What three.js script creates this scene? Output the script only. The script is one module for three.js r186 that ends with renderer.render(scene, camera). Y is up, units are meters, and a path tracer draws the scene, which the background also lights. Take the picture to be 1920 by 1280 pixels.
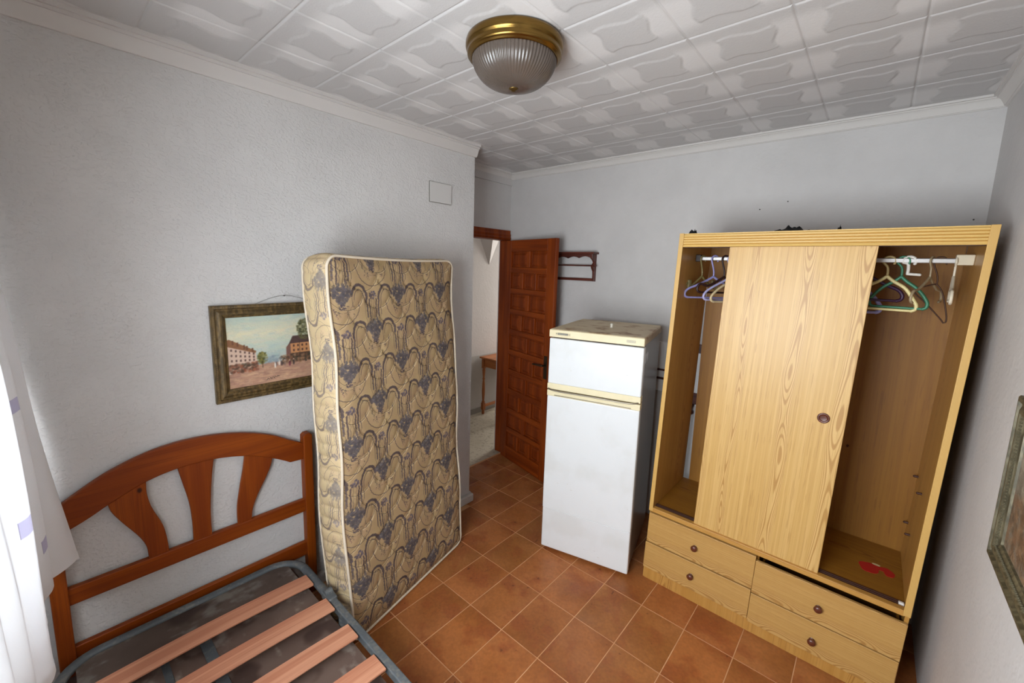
import * as THREE from 'three';
import { RoundedBoxGeometry } from 'three/addons/geometries/RoundedBoxGeometry.js';
import { mergeGeometries, mergeVertices, toCreasedNormals } from 'three/addons/utils/BufferGeometryUtils.js';
import { RectAreaLightUniformsLib } from 'three/addons/lights/RectAreaLightUniformsLib.js';

// ---------------------------------------------------------------- camera, sky, lights, exposure
const scene = new THREE.Scene();
const renderer = new THREE.WebGLRenderer({ antialias: true });
renderer.toneMapping = THREE.LinearToneMapping;
renderer.toneMappingExposure = 0.83;
renderer.shadowMap.enabled = true;
RectAreaLightUniformsLib.init();

const camera = new THREE.PerspectiveCamera(2 * Math.atan(640 / 779.7) * 180 / Math.PI, 1.5, 0.03, 60);
camera.position.set(2.2871, 1.8687, 3.0026);
camera.rotation.order = 'YXZ';
camera.rotation.set(-0.14108, 0.71245, 0.03193);
camera.setViewOffset(1920, 1280, -3.9, 27.5, 1920, 1280);
camera.updateProjectionMatrix();
scene.add(camera);

scene.background = new THREE.Color().setRGB(0.80, 0.90, 1.0);      // bright overcast daylight
scene.backgroundIntensity = 4.0;

// daylight entering through the two windows: one lamp the size of each opening, at its outer face
function windowLight(x, y, z, w, h, tx, ty, tz, color, intensity) {
  const l = new THREE.RectAreaLight(color, intensity, w, h);
  l.position.set(x, y, z); l.lookAt(tx, ty, tz); scene.add(l);
  return l;
}
const WIN = { x0: 0.38, x1: 2.12, y0: 0.90, y1: 2.08 };
windowLight((WIN.x0 + WIN.x1) / 2, (WIN.y0 + WIN.y1) / 2, 3.47, WIN.x1 - WIN.x0, WIN.y1 - WIN.y0, (WIN.x0 + WIN.x1) / 2, (WIN.y0 + WIN.y1) / 2, 0, new THREE.Color().setRGB(0.88, 0.945, 1.0), 24);
windowLight(-0.98, 1.55, -2.78, 0.72, 1.2, -0.98, 1.4, 0, new THREE.Color().setRGB(1.0, 0.94, 0.86), 20);

// ---------------------------------------------------------------- helpers
const HC = 2.7222, XR = 2.642, XA = -0.396, ZC = 0.8446, ZN = 3.2;   // ceiling, right wall, alcove wall, wall corner, window wall
function rng(seed) { let a = seed >>> 0; return () => { a = (a + 0x6D2B79F5) | 0; let t = Math.imul(a ^ (a >>> 15), 1 | a); t = (t + Math.imul(t ^ (t >>> 7), 61 | t)) ^ t; return ((t ^ (t >>> 14)) >>> 0) / 4294967296; }; }
const hash = (x, y, s) => { let h = Math.imul(x, 374761393) + Math.imul(y, 668265263) + Math.imul(s, 974634777); h = Math.imul(h ^ (h >>> 13), 1274126177); return ((h ^ (h >>> 16)) >>> 0) / 4294967296; };
const md = (a, n) => ((a % n) + n) % n;
function vn(x, y, px, py, s) {                                        // periodic value noise, 0..1
  const x0 = Math.floor(x), y0 = Math.floor(y); let fx = x - x0, fy = y - y0;
  fx = fx * fx * (3 - 2 * fx); fy = fy * fy * (3 - 2 * fy);
  const a = hash(md(x0, px), md(y0, py), s), b = hash(md(x0 + 1, px), md(y0, py), s), c = hash(md(x0, px), md(y0 + 1, py), s), d = hash(md(x0 + 1, px), md(y0 + 1, py), s);
  return a + (b - a) * fx + (c - a) * fy + (a - b - c + d) * fx * fy;
}
function fbm(u, v, px, py, s, oct = 4) { let f = 0, a = 0.5, t = 0; for (let i = 0; i < oct; i++) { f += a * vn(u * px, v * py, px, py, s + i); t += a; a *= 0.5; px *= 2; py *= 2; } return f / t; }
const ss = (a, b, x) => { const t = Math.min(1, Math.max(0, (x - a) / (b - a))); return t * t * (3 - 2 * t); };
const mix = (a, b, t) => a + (b - a) * t;
const mix3 = (a, b, t) => [mix(a[0], b[0], t), mix(a[1], b[1], t), mix(a[2], b[2], t)];
function dtex(w, h, fn, srgb = true, su = 1, sv = 1) {                // su, sv: metres per repeat
  const d = new Uint8Array(w * h * 4);
  for (let j = 0; j < h; j++) for (let i = 0; i < w; i++) {
    let c = fn((i + 0.5) / w, (j + 0.5) / h); if (typeof c === 'number') c = [c * 255, c * 255, c * 255];
    const k = (j * w + i) * 4; d[k] = Math.max(0, Math.min(255, c[0])); d[k + 1] = Math.max(0, Math.min(255, c[1])); d[k + 2] = Math.max(0, Math.min(255, c[2])); d[k + 3] = 255;
  }
  const t = new THREE.DataTexture(d, w, h, THREE.RGBAFormat); return finish(t, srgb, su, sv);
}
function finish(t, srgb, su, sv) {
  t.wrapS = t.wrapT = THREE.RepeatWrapping; t.magFilter = THREE.LinearFilter; t.minFilter = THREE.LinearMipmapLinearFilter; t.generateMipmaps = true;
  if (srgb) t.colorSpace = THREE.SRGBColorSpace; t.repeat.set(1 / su, 1 / sv); t.needsUpdate = true; return t;
}
function ctex(w, h, draw, su = 1, sv = 1) { const c = document.createElement('canvas'); c.width = w; c.height = h; draw(c.getContext('2d'), w, h); return finish(new THREE.CanvasTexture(c), true, su, sv); }
const std = (o) => new THREE.MeshStandardMaterial(o);
const phys = (o) => new THREE.MeshPhysicalMaterial(o);
const srgb = (r, g, b) => new THREE.Color().setRGB(r / 255, g / 255, b / 255, THREE.SRGBColorSpace);

const used = {};
function numbered(n) { const k = used[n] = (used[n] ?? -1) + 1; return k ? `${n}_${String(k).padStart(3, '0')}` : n; }
function mesh(name, geo, mat, parent = scene) {
  const m = new THREE.Mesh(geo, mat); m.name = parent === scene ? numbered(name) : name; m.castShadow = m.receiveShadow = true; parent.add(m); return m;
}
function group(name, pos = [0, 0, 0], ry = 0) { const g = new THREE.Group(); g.name = numbered(name); g.position.set(...pos); g.rotation.y = ry; scene.add(g); return g; }
function tag(o, label, category, grp) { o.userData.label = label; o.userData.category = category; if (grp) o.userData.group = grp; return o; }
function struct(o, label) { o.userData.kind = 'structure'; if (label) o.userData.label = label; return o; }

// uv in metres by the dominant normal; grain: the axis that runs along v
function uvw(g, grain = 'y', off = [0, 0]) {
  if (g.index) g = g.toNonIndexed();
  if (!g.attributes.normal) g.computeVertexNormals();
  const p = g.attributes.position, uv = new Float32Array(p.count * 2), A = new THREE.Vector3(), B = new THREE.Vector3(), C = new THREE.Vector3();
  const gi = { x: 0, y: 1, z: 2 }[grain];
  for (let i = 0; i < p.count; i += 3) {
    A.fromBufferAttribute(p, i); B.fromBufferAttribute(p, i + 1); C.fromBufferAttribute(p, i + 2);
    const n = B.clone().sub(A).cross(C.clone().sub(A)), an = [Math.abs(n.x), Math.abs(n.y), Math.abs(n.z)];
    const d = an[0] >= an[1] && an[0] >= an[2] ? 0 : an[1] >= an[2] ? 1 : 2;
    let iv = gi; if (d === gi) iv = (gi + 1) % 3; const iu = 3 - d - iv;
    [A, B, C].forEach((q, k) => { const c = [q.x, q.y, q.z]; uv[(i + k) * 2] = c[iu] + off[0]; uv[(i + k) * 2 + 1] = c[iv] + off[1]; });
  }
  g.setAttribute('uv', new THREE.BufferAttribute(uv, 2)); return g;
}
function rbox(x0, x1, y0, y1, z0, z1, r = 0.003, grain = 'y', off = [0, 0], seg = 2) {
  const w = x1 - x0, h = y1 - y0, d = z1 - z0; r = Math.min(r, w * 0.45, h * 0.45, d * 0.45);
  const g = r > 0 ? new RoundedBoxGeometry(w, h, d, seg, r) : new THREE.BoxGeometry(w, h, d);
  g.translate((x0 + x1) / 2, (y0 + y1) / 2, (z0 + z1) / 2); return uvw(g, grain, off);
}
const box = (x0, x1, y0, y1, z0, z1, grain = 'y') => rbox(x0, x1, y0, y1, z0, z1, 0, grain);
function merge(list) { list = list.map((g) => { const q = g.index ? g.toNonIndexed() : g; for (const k of Object.keys(q.attributes)) if (!['position', 'normal', 'uv'].includes(k)) q.deleteAttribute(k); return q; }); return mergeGeometries(list); }
function tube(pts, r, seg = 24, rad = 8, closed = false) {
  const c = new THREE.CatmullRomCurve3(pts.map((p) => new THREE.Vector3(...p)), closed, 'centripetal');
  return new THREE.TubeGeometry(c, seg, r, rad, closed);
}
function ctube(pts, r, seg = 24, rad = 8) {                           // a tube with round ends
  const g = tube(pts, r, seg, rad), a = new THREE.SphereGeometry(r, rad, 6), b = a.clone();
  a.translate(...pts[0]); b.translate(...pts[pts.length - 1]); return merge([g, a, b]);
}
function lathe(pts, seg = 32) { const g = new THREE.LatheGeometry(pts.map((p) => new THREE.Vector2(p[0], p[1])), seg); return g; }
function extr(pts, d, bevel = 0.003) {                                // outline in xy, thickness along z
  const s = new THREE.Shape(pts.map((p) => new THREE.Vector2(p[0], p[1])));
  return new THREE.ExtrudeGeometry(s, { depth: d - 2 * bevel, bevelEnabled: bevel > 0, bevelThickness: bevel, bevelSize: bevel, bevelOffset: -bevel, bevelSegments: 2, curveSegments: 12 }).translate(0, 0, bevel);
}
// profile [[a, y], ...] swept along a straight line from p to q; a is measured along the horizontal direction `out`, cut angles by skew at both ends
function sweep(profile, p, q, out, s0 = 0, s1 = 0) {
  const P = new THREE.Vector3(...p), Q = new THREE.Vector3(...q), o = new THREE.Vector3(...out), t = Q.clone().sub(P).normalize(), n = profile.length, v = [], idx = [];
  for (const [B, s] of [[P, s0], [Q, s1]]) for (const [a, y] of profile) { const w = B.clone().addScaledVector(o, a).addScaledVector(t, s * a); v.push(w.x, w.y + y, w.z); }
  for (let i = 0; i < n; i++) { const j = (i + 1) % n; idx.push(i, j, n + j, i, n + j, n + i); }
  const f = THREE.ShapeUtils.triangulateShape(profile.map((a) => new THREE.Vector2(a[0], a[1])), []);
  for (const [a, b, c] of f) { idx.push(a, b, c, n + a, n + c, n + b); }
  const g = new THREE.BufferGeometry(); g.setAttribute('position', new THREE.Float32BufferAttribute(v, 3)); g.setIndex(idx);
  return uvw(toCreasedNormals(fixWinding(g), 0.5), 'y');
}
function fixWinding(g) {                                              // turn a closed surface's faces outwards (signed volume)
  const p = g.attributes.position, ix = g.index; let vol = 0; const a = new THREE.Vector3(), b = new THREE.Vector3(), c = new THREE.Vector3();
  for (let i = 0; i < ix.count; i += 3) { a.fromBufferAttribute(p, ix.getX(i)); b.fromBufferAttribute(p, ix.getX(i + 1)); c.fromBufferAttribute(p, ix.getX(i + 2)); vol += a.dot(b.cross(c)); }
  if (vol < 0) for (let i = 0; i < ix.count; i += 3) { const t = ix.getX(i + 1); ix.setX(i + 1, ix.getX(i + 2)); ix.setX(i + 2, t); }
  return g;
}
function loft(rings, closedEnds = false) {                            // rings of equal length, each a closed loop of [x,y,z]
  const n = rings[0].length, v = [], idx = []; rings.forEach((r) => r.forEach((p) => v.push(...p)));
  for (let k = 0; k + 1 < rings.length; k++) for (let i = 0; i < n; i++) { const j = (i + 1) % n, a = k * n + i, b = k * n + j; idx.push(a, b, b + n, a, b + n, a + n); }
  if (closedEnds) for (let i = 1; i + 1 < n; i++) { idx.push(0, i + 1, i); const o = (rings.length - 1) * n; idx.push(o, o + i, o + i + 1); }
  const g = new THREE.BufferGeometry(); g.setAttribute('position', new THREE.Float32BufferAttribute(v, 3)); g.setIndex(idx); return g;
}

// ---------------------------------------------------------------- textures and materials
const bumpGotele = dtex(1024, 1024, (u, v) => {                       // dropped plaster: lumps 6-15 mm across
  const a = fbm(u + 0.01 * vn(u * 40, v * 40, 40, 40, 3), v, 70, 90, 11, 2), b = fbm(u, v, 30, 34, 21, 2); const m = ss(0.42, 0.75, a * 0.8 + b * 0.2);
  return 0.2 + 0.6 * m + 0.12 * fbm(u, v, 160, 160, 5, 2);
}, false, 0.62, 0.62);
const bumpFine = dtex(512, 512, (u, v) => 0.3 + 0.4 * ss(0.4, 0.75, fbm(u, v, 60, 60, 31, 3)), false);
const wallTone = dtex(512, 512, (u, v) => { const a = fbm(u, v, 3, 3, 41, 4), b = fbm(u, v, 40, 40, 44, 2); const k = 1 - 0.045 * ss(0.45, 0.8, a) - 0.02 * b; return [211 * k, 208 * k, 205 * k]; }, true, 2.3, 2.3);
const wallMat = std({ map: wallTone, bumpMap: bumpGotele, bumpScale: 0.0019, roughness: 0.92 });
const wallSmooth = std({ map: wallTone, color: srgb(247, 246, 246), bumpMap: bumpFine, bumpScale: 0.0012, roughness: 0.9 });  // darker tint than wallMat, whose lighter tone makes up for missing window light
const corniceMat = std({ color: srgb(206, 201, 196), roughness: 0.75 });
const tileBump = dtex(512, 512, (u, v) => 0.4 + 0.5 * fbm(u, v, 70, 70, 61, 2), false, 0.33, 0.33);
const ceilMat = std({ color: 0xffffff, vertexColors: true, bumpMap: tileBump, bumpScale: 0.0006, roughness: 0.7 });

function terracotta(seed) {
  return dtex(512, 512, (u, v) => {
    const a = fbm(u, v, 3, 3, seed, 5), b = fbm(u, v, 7, 7, seed + 9, 4), c = fbm(u, v, 60, 60, seed + 17, 2), d = vn(u * 26, v * 26, 26, 26, seed + 5);
    let k = mix3([150, 92, 44], [172, 110, 60], ss(0.25, 0.75, a)); k = mix3(k, [146, 80, 40], 0.6 * ss(0.5, 0.75, b)); k = mix3(k, [96, 52, 26], 0.7 * ss(0.94, 0.985, d) * ss(0.5, 0.62, b));
    const m = 0.93 + 0.14 * c; return [k[0] * m, k[1] * m, k[2] * m];
  }, true, 0.62, 0.62);
}
const terraRough = dtex(256, 256, (u, v) => mix(0.42, 0.68, ss(0.3, 0.7, fbm(u, v, 5, 5, 77, 4))), false, 0.8, 0.8);
const terraMats = [101, 202, 303].map((s, i) => std({ map: terracotta(s), color: [0xffffff, 0xf6ece4, 0xfff3ea][i], roughness: 1, roughnessMap: terraRough, bumpMap: bumpFine, bumpScale: 0.0008 }));
const groutMat = std({ map: dtex(256, 256, (u, v) => { const a = fbm(u, v, 9, 9, 88, 4); return mix3([190, 136, 92], [224, 176, 132], a); }), roughness: 0.95 });

function woodTex(w, h, c0, c1, c2, su, sv, seed, lines = 40, knots = []) {
  return dtex(w, h, (u, v) => {
    let du = u; for (const [ku, kv, kr] of knots) { const dx = u - ku, dy = (v - kv) * sv / su * 0.35; du += 0.05 * dx / (0.02 + (dx * dx + dy * dy) * 40) * kr; }
    const w1 = fbm(u, v, 4, 2, seed, 3), g = fbm(du, v, lines, 2, seed + 5, 3), f = fbm(u, v, 190, 5, seed + 8, 2);
    let c = mix3(c0, c1, ss(0.3, 0.7, g * 0.75 + w1 * 0.35)); c = mix3(c, c2, 0.35 * ss(0.55, 0.8, f));
    for (const [ku, kv, kr] of knots) { const dx = (u - ku) * su, dy = (v - kv) * sv * 0.7, r = Math.sqrt(dx * dx + dy * dy); c = mix3(c, [c2[0] * 0.45, c2[1] * 0.4, c2[2] * 0.4], 0.9 * (1 - ss(0.003, 0.011 * kr, r))); }
    return c;
  }, true, su, sv);
}
const pineTex = woodTex(512, 1024, [122, 50, 4], [142, 66, 7], [98, 36, 3], 0.5, 1.2, 500, 12, [[0.3, 0.25, 1], [0.72, 0.68, 0.9]]);
const pine = phys({ map: pineTex, roughness: 0.5, specularIntensity: 0.5, clearcoat: 0.08, clearcoatRoughness: 0.3 });
const doorTex = woodTex(512, 1024, [110, 42, 4], [142, 62, 9], [88, 32, 3], 0.5, 1.2, 540, 16);
const doorWood = phys({ map: doorTex, roughness: 0.5, specularIntensity: 0.5, clearcoat: 0.06, clearcoatRoughness: 0.35 });
const darkWood = phys({ map: woodTex(256, 512, [62, 24, 14], [96, 40, 24], [44, 16, 10], 0.4, 1.0, 580, 24), roughness: 0.45, clearcoat: 0.2, clearcoatRoughness: 0.4 });
const slatWood = std({ map: woodTex(256, 512, [186, 122, 92], [208, 148, 116], [168, 104, 78], 0.3, 1.2, 620, 22), roughness: 0.6 });
const tableWood = std({ map: woodTex(256, 512, [150, 84, 36], [182, 112, 58], [120, 62, 24], 0.4, 1.0, 660, 20), roughness: 0.5 });

// pale ash laminate: nested flames along v with straight grain between them
function ashTex(w, h, su, sv, flames, seed) {
  return dtex(w, h, (u, v) => {
    const uu = u + 0.012 * (fbm(u, v, 3, 3, seed, 3) - 0.5), fine = fbm(u, v, 220, 6, seed + 3, 2), str = fbm(u, v, 60, 1, seed + 4, 3), pore = fbm(u, v, 170, 14, seed + 6, 2);
    let dark = 0, wsum = 0;                                            // contours of a row of saddles: closed loops joined by narrow necks
    for (const [fu, fw, n, ph] of flames) {
      let d = uu - fu + 0.012 * Math.sin(2 * Math.PI * (v * 2 + ph)); d -= Math.round(d); const r = Math.abs(d) / fw; if (r > 2.4) continue;
      const hh = 1.1 * r * r * (0.8 + 0.4 * fbm(u, v, 3, 4, seed + 9, 2)) + 1.15 * Math.cos(2 * Math.PI * (n * v + ph)) + 0.5 * Math.cos(2 * Math.PI * ((n + 2) * v + 1.7 * ph)) + 0.9 * (fbm(u, v, 6, 8, seed + 7, 3) - 0.5), wt = 1 - ss(1.3, 2.3, r);
      dark = Math.max(dark, wt * ss(0.5, 0.95, 0.5 + 0.5 * Math.cos(2 * Math.PI * 0.85 * hh))); wsum = Math.max(wsum, wt);
    }
    let c = mix3([203, 161, 92], [213, 173, 106], ss(0.25, 0.75, str)); c = mix3(c, [218, 180, 116], 0.5 * wsum); c = mix3(c, [166, 118, 56], 0.68 * dark); c = mix3(c, [190, 147, 82], 0.35 * ss(0.5, 0.75, fine)); c = mix3(c, [166, 122, 64], 0.35 * ss(0.70, 0.8, pore));
    return c;
  }, true, su, sv);
}
const ashDoorTex = ashTex(1024, 2048, 0.57, 1.6, [[0.22, 0.019, 3, 0], [0.60, 0.028, 3, 0.35], [0.97, 0.034, 2, 0.6]], 710);
const ashPlainTex = ashTex(512, 1024, 0.9, 1.6, [[0.6, 0.025, 4, 0.2]], 760);
const ashDrawTex = ashTex(512, 1024, 0.21, 0.62, [[0.2, 0.11, 2, 0.5]], 790);
const ash = phys({ map: ashDoorTex, roughness: 0.46, clearcoat: 0.18, clearcoatRoughness: 0.3 });
const ashPlain = phys({ map: ashPlainTex, color: srgb(232, 214, 180), roughness: 0.4, clearcoat: 0.15, clearcoatRoughness: 0.35 });
const ashDraw = phys({ map: ashDrawTex, color: srgb(236, 230, 224), roughness: 0.42, clearcoat: 0.1, clearcoatRoughness: 0.4 });
const ashInside = std({ map: ashPlainTex, color: srgb(174, 146, 70), roughness: 0.55 });  // same ash map darkened in colour, standing for shade inside the wardrobe
const knobMat = phys({ color: srgb(92, 42, 22), roughness: 0.35, clearcoat: 0.4, clearcoatRoughness: 0.25 });

// ---------------------------------------------------------------- floor
{
  const floor = struct(group('floor'), 'terracotta tiled floor with pale joints');
  mesh('grout', box(-0.42, XR + 0.1, -0.12, -0.0012, -0.1, ZN + 0.1), groutMat, floor);
  const SX = 0.23624, SZ = 0.32927, OX = 0.54409, OZ = 1.55537, J = 0.0042, variants = [];
  const R = rng(7);
  for (let k = 0; k < 5; k++) variants.push(rbox(-SX / 2 + J / 2, SX / 2 - J / 2, -0.012, 0, -SZ / 2 + J / 2, SZ / 2 - J / 2, 0.0012, 'z', [k * 0.37, k * 0.53], 1));
  for (let i = -5; i < 10; i++) for (let j = -6; j < 6; j++) {
    const x0 = Math.max(OX + i * SX, -0.42), x1 = Math.min(OX + (i + 1) * SX, XR + 0.02), z0 = Math.max(OZ + j * SZ, -0.02), z1 = Math.min(OZ + (j + 1) * SZ, ZN + 0.02);
    const cz = (z0 + z1) / 2, cx = (x0 + x1) / 2;
    if (x1 - x0 < 0.02 || z1 - z0 < 0.02 || (x0 < -0.05 && z0 > ZC + 0.02)) continue;
    const full = x1 - x0 > SX - 1e-4 && z1 - z0 > SZ - 1e-4, a = R(), b = R();
    const g = full ? variants[Math.floor(a * 5)] : rbox(-(x1 - x0) / 2 + J / 2, (x1 - x0) / 2 - J / 2, -0.012, 0, -(z1 - z0) / 2 + J / 2, (z1 - z0) / 2 - J / 2, 0.0012, 'z', [a, b], 1);
    const t = mesh('tile', g, terraMats[Math.floor(b * 3)], floor); t.position.set(cx, (R() - 0.5) * 0.0008, cz); if (full && R() < 0.5) t.rotation.y = Math.PI;
  }
}
// hall floor: pale terrazzo
const terrazzo = std({ map: dtex(512, 512, (u, v) => { const a = fbm(u, v, 4, 4, 801, 4), b = fbm(u, v, 70, 70, 805, 2); let c = mix3([178, 168, 148], [204, 196, 178], a); c = mix3(c, [140, 128, 110], 0.5 * ss(0.6, 0.75, b)); return c; }, true, 1.2, 1.2), roughness: 0.5 });
struct(mesh('floor', box(-1.46, -0.42, -0.12, -0.002, -2.7, 1.3), terrazzo), 'pale speckled hall floor beyond the doorway');

// ---------------------------------------------------------------- walls
const WB = 2.85;
struct(mesh('wall_left', box(-0.13, 0, -0.12, WB, ZC, ZN + 0.26), wallMat), 'white stippled plaster wall behind the bed');
struct(mesh('wall_far', box(-0.53, XR + 0.15, -0.12, WB, -0.15, 0), wallSmooth), 'white plaster wall behind refrigerator and wardrobe');
struct(mesh('wall_right', box(XR, XR + 0.15, -0.12, WB, 0, ZN), wallSmooth), 'white plaster wall beside the wardrobe');
struct(mesh('wall_near', merge([box(0, WIN.x0, -0.12, WB, ZN, ZN + 0.26), box(WIN.x1, XR + 0.15, -0.12, WB, ZN, ZN + 0.26), box(WIN.x0, WIN.x1, -0.12, WIN.y0, ZN, ZN + 0.26), box(WIN.x0, WIN.x1, WIN.y1, WB, ZN, ZN + 0.26)]), wallMat), 'white plaster window wall');
const DZ0 = 0.022, DZ1 = 0.775, DH = 2.125;
struct(mesh('wall_alcove', merge([box(-0.495, XA, -0.12, WB, 0, 0.0005), box(-0.495, XA, DH + 0.03, WB, 0, DZ1 + 0.02), box(-0.495, XA, -0.12, WB, DZ1 + 0.02, ZC), box(-0.495, -0.13, -0.12, WB, ZC, ZC + 0.13)]), wallSmooth), 'short wall with the doorway');
struct(mesh('wall_hall', box(-1.58, -1.43, 0.752, WB, -2.7, 1.3), wallSmooth), 'white hall wall beyond the doorway');
struct(mesh('wall_hall_near', merge([box(-1.43, -0.495, -0.12, WB, 1.15, 1.3), box(-0.495, -0.38, -0.12, WB, ZC + 0.13, 1.3)]), wallSmooth), 'hall end wall');
struct(mesh('wall_hall_side', box(-0.53, -0.38, -0.12, WB, -2.7, -0.15), wallSmooth), 'hall wall past the doorway');
struct(mesh('wall_hall_end', merge([box(-1.43, -1.34, -0.12, WB, -2.7, -2.55), box(-0.62, -0.53, -0.12, WB, -2.7, -2.55), box(-1.34, -0.62, -0.12, 0.95, -2.7, -2.55), box(-1.34, -0.62, 2.15, WB, -2.7, -2.55)]), wallSmooth), 'hall end wall with a window opening');
const lowerWallMat = std({ map: dtex(256, 256, (u, v) => { const a = fbm(u, v, 4, 4, 831, 4); return mix3([168, 164, 158], [190, 186, 180], a); }, true, 1, 1), roughness: 0.7 });
struct(mesh('wall_hall_lower', box(-1.58, -1.428, -0.12, 0.752, -2.7, 1.3), lowerWallMat), 'grey lower band of the hall wall');  // hall wall below table height, in a greyer tone
struct(mesh('baseboard_hall', rbox(-1.428, -1.412, 0, 0.07, -2.55, 1.15, 0.004), std({ color: srgb(140, 134, 126), roughness: 0.6 })));
struct(mesh('baseboard_left', merge([rbox(0, 0.035, 0, 0.065, ZC - 0.02, ZN, 0.01), rbox(-0.09, 0.0, 0, 0.065, ZC - 0.028, ZC, 0.01)]), std({ color: srgb(205, 200, 194), roughness: 0.8, bumpMap: bumpFine, bumpScale: 0.003 })), 'low plaster skirting at the wall corner');
struct(mesh('ceiling_hall', box(-1.58, -0.38, 2.62, 2.75, -2.7, 1.3), wallSmooth), 'hall ceiling');

// ---------------------------------------------------------------- ceiling of moulded tiles
{
  const ceiling = struct(group('ceiling', [0, HC, 0]), 'white ceiling of square moulded plaster tiles');
  mesh('ceiling_slab', box(-0.53, XR + 0.15, 0.004, 0.14, -0.15, ZN + 0.26), corniceMat, ceiling);
  const T = 0.32965, CX = 1.322, CZ = 1.67363;
  const h = (u, v) => {
    const px = u - 0.5, py = v - 0.5, k = 2 * Math.PI / 0.56, e = 0.035;
    const wx = e * Math.sin(k * py) * (1 - ss(0.25, 0.36, Math.abs(py))), wz = -e * Math.sin(k * px), dx = 0.27 - Math.abs(px - wx), dz = 0.26 - Math.abs(py - wz);
    const inside = ss(-0.004, 0.012, dx > 0 && dz > 0 ? dx * dz / Math.hypot(dx, dz) : Math.min(dx, dz));
    const d = Math.min(u, 1 - u, v, 1 - v) * T;
    return { y: 0.0045 * (ss(0.0008, 0.007, d) - 1) + 0.0026 * inside, inside, dx, dz, d };
  };
  const tileGeo = (u0, u1, v0, v1, fine) => {
    const axis = (a, b) => { const s = new Set([a, b]); for (const e of [0, 0.004, 0.01, 0.018, 0.03, 0.97, 0.982, 0.99, 0.996, 1]) if (e > a && e < b) s.add(e); const n = fine ? 52 : 30; for (let i = 1; i < n; i++) { const e = 0.04 + 0.92 * i / n; if (e > a && e < b) s.add(e); } return [...s].sort((p, q) => p - q); };
    const U = axis(u0, u1), V = axis(v0, v1), pos = [], col = [], uv = [], idx = [];
    for (const v of V) for (const u of U) {
      const q = h(u, v), side = ss(0.0, 0.03, -q.dx) * ss(0.10, 0.32, Math.min(v, 1 - v)) * (1 - q.inside), bandTone = 0.53 + 0.13 * side;  // vertex colour painted lighter in bands on either side of the plate
      pos.push((u - 0.5) * T, -q.y, (v - 0.5) * T); uv.push(u * T, v * T); col.push(bandTone, bandTone * 0.965, bandTone * 0.94);
    }
    const n = U.length; for (let j = 0; j + 1 < V.length; j++) for (let i = 0; i + 1 < n; i++) { const a = j * n + i; idx.push(a, a + 1, a + n + 1, a, a + n + 1, a + n); }
    const g = new THREE.BufferGeometry(); g.setAttribute('position', new THREE.Float32BufferAttribute(pos, 3)); g.setAttribute('color', new THREE.Float32BufferAttribute(col, 3)); g.setAttribute('uv', new THREE.Float32BufferAttribute(uv, 2)); g.setIndex(idx); g.computeVertexNormals();
    if (g.attributes.normal.getY(Math.floor(pos.length / 6)) > 0) { for (let k = 0; k < idx.length; k += 3) { const t = idx[k + 1]; idx[k + 1] = idx[k + 2]; idx[k + 2] = t; } g.setIndex(idx); g.computeVertexNormals(); }
    return g;
  };
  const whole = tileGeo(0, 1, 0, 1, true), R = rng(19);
  for (let i = -6; i < 4; i++) for (let j = -6; j < 5; j++) {
    const x = CX + i * T, z = CZ + j * T;
    const a = Math.max(0, (XA - x) / T), b = Math.min(1, (XR - x) / T), c = Math.max(0, (0 - z) / T), d = Math.min(1, (ZN - z) / T);
    if (b - a < 0.05 || d - c < 0.05 || (x + T < 0.02 && z > ZC - 0.02)) continue;
    const d2 = x + T < 0.02 ? Math.min(d, (ZC - z) / T) : d; if (d2 - c < 0.05) continue;
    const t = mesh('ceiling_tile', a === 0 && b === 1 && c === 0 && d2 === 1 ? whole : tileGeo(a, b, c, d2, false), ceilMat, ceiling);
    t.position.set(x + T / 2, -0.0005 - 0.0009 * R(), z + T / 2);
  }
}
// cornices
const CORN = [[0, 0.002], [0, -0.052], [0.006, -0.052], [0.010, -0.048], [0.014, -0.048], [0.020, -0.036], [0.030, -0.022], [0.040, -0.016], [0.044, -0.016], [0.044, -0.011], [0.056, -0.011], [0.056, 0.002]];
const CORNL = [[0, 0.002], [0, -0.080], [0.012, -0.080], [0.020, -0.072], [0.026, -0.056], [0.034, -0.038], [0.038, -0.030], [0.046, -0.030], [0.046, -0.018], [0.058, -0.018], [0.058, 0.002]];
[[CORNL, [0, HC, ZC - 0.005], [0, HC, ZN], [1, 0, 0], 0, -1, 'long plaster cornice on the wall behind the bed'], [CORN, [XA, HC, 0], [XR, HC, 0], [0, 0, 1], 1, -1, 'plaster cornice along the far wall'],
  [CORN, [XR, HC, 0], [XR, HC, ZN], [-1, 0, 0], 1, -1, 'plaster cornice along the wardrobe side wall'], [CORN, [XA, HC, 0], [XA, HC, ZC], [1, 0, 0], 1, 0, 'plaster cornice above the doorway'], [CORN, [0, HC, ZN], [XR, HC, ZN], [0, 0, -1], 1, -1, 'plaster cornice above the window']]
  .forEach(([pr, p, q, o, s0, s1, label], i) => struct(mesh(`trim_${i + 1}`, sweep(pr, p, q, o, s0, s1), corniceMat), label));

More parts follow.
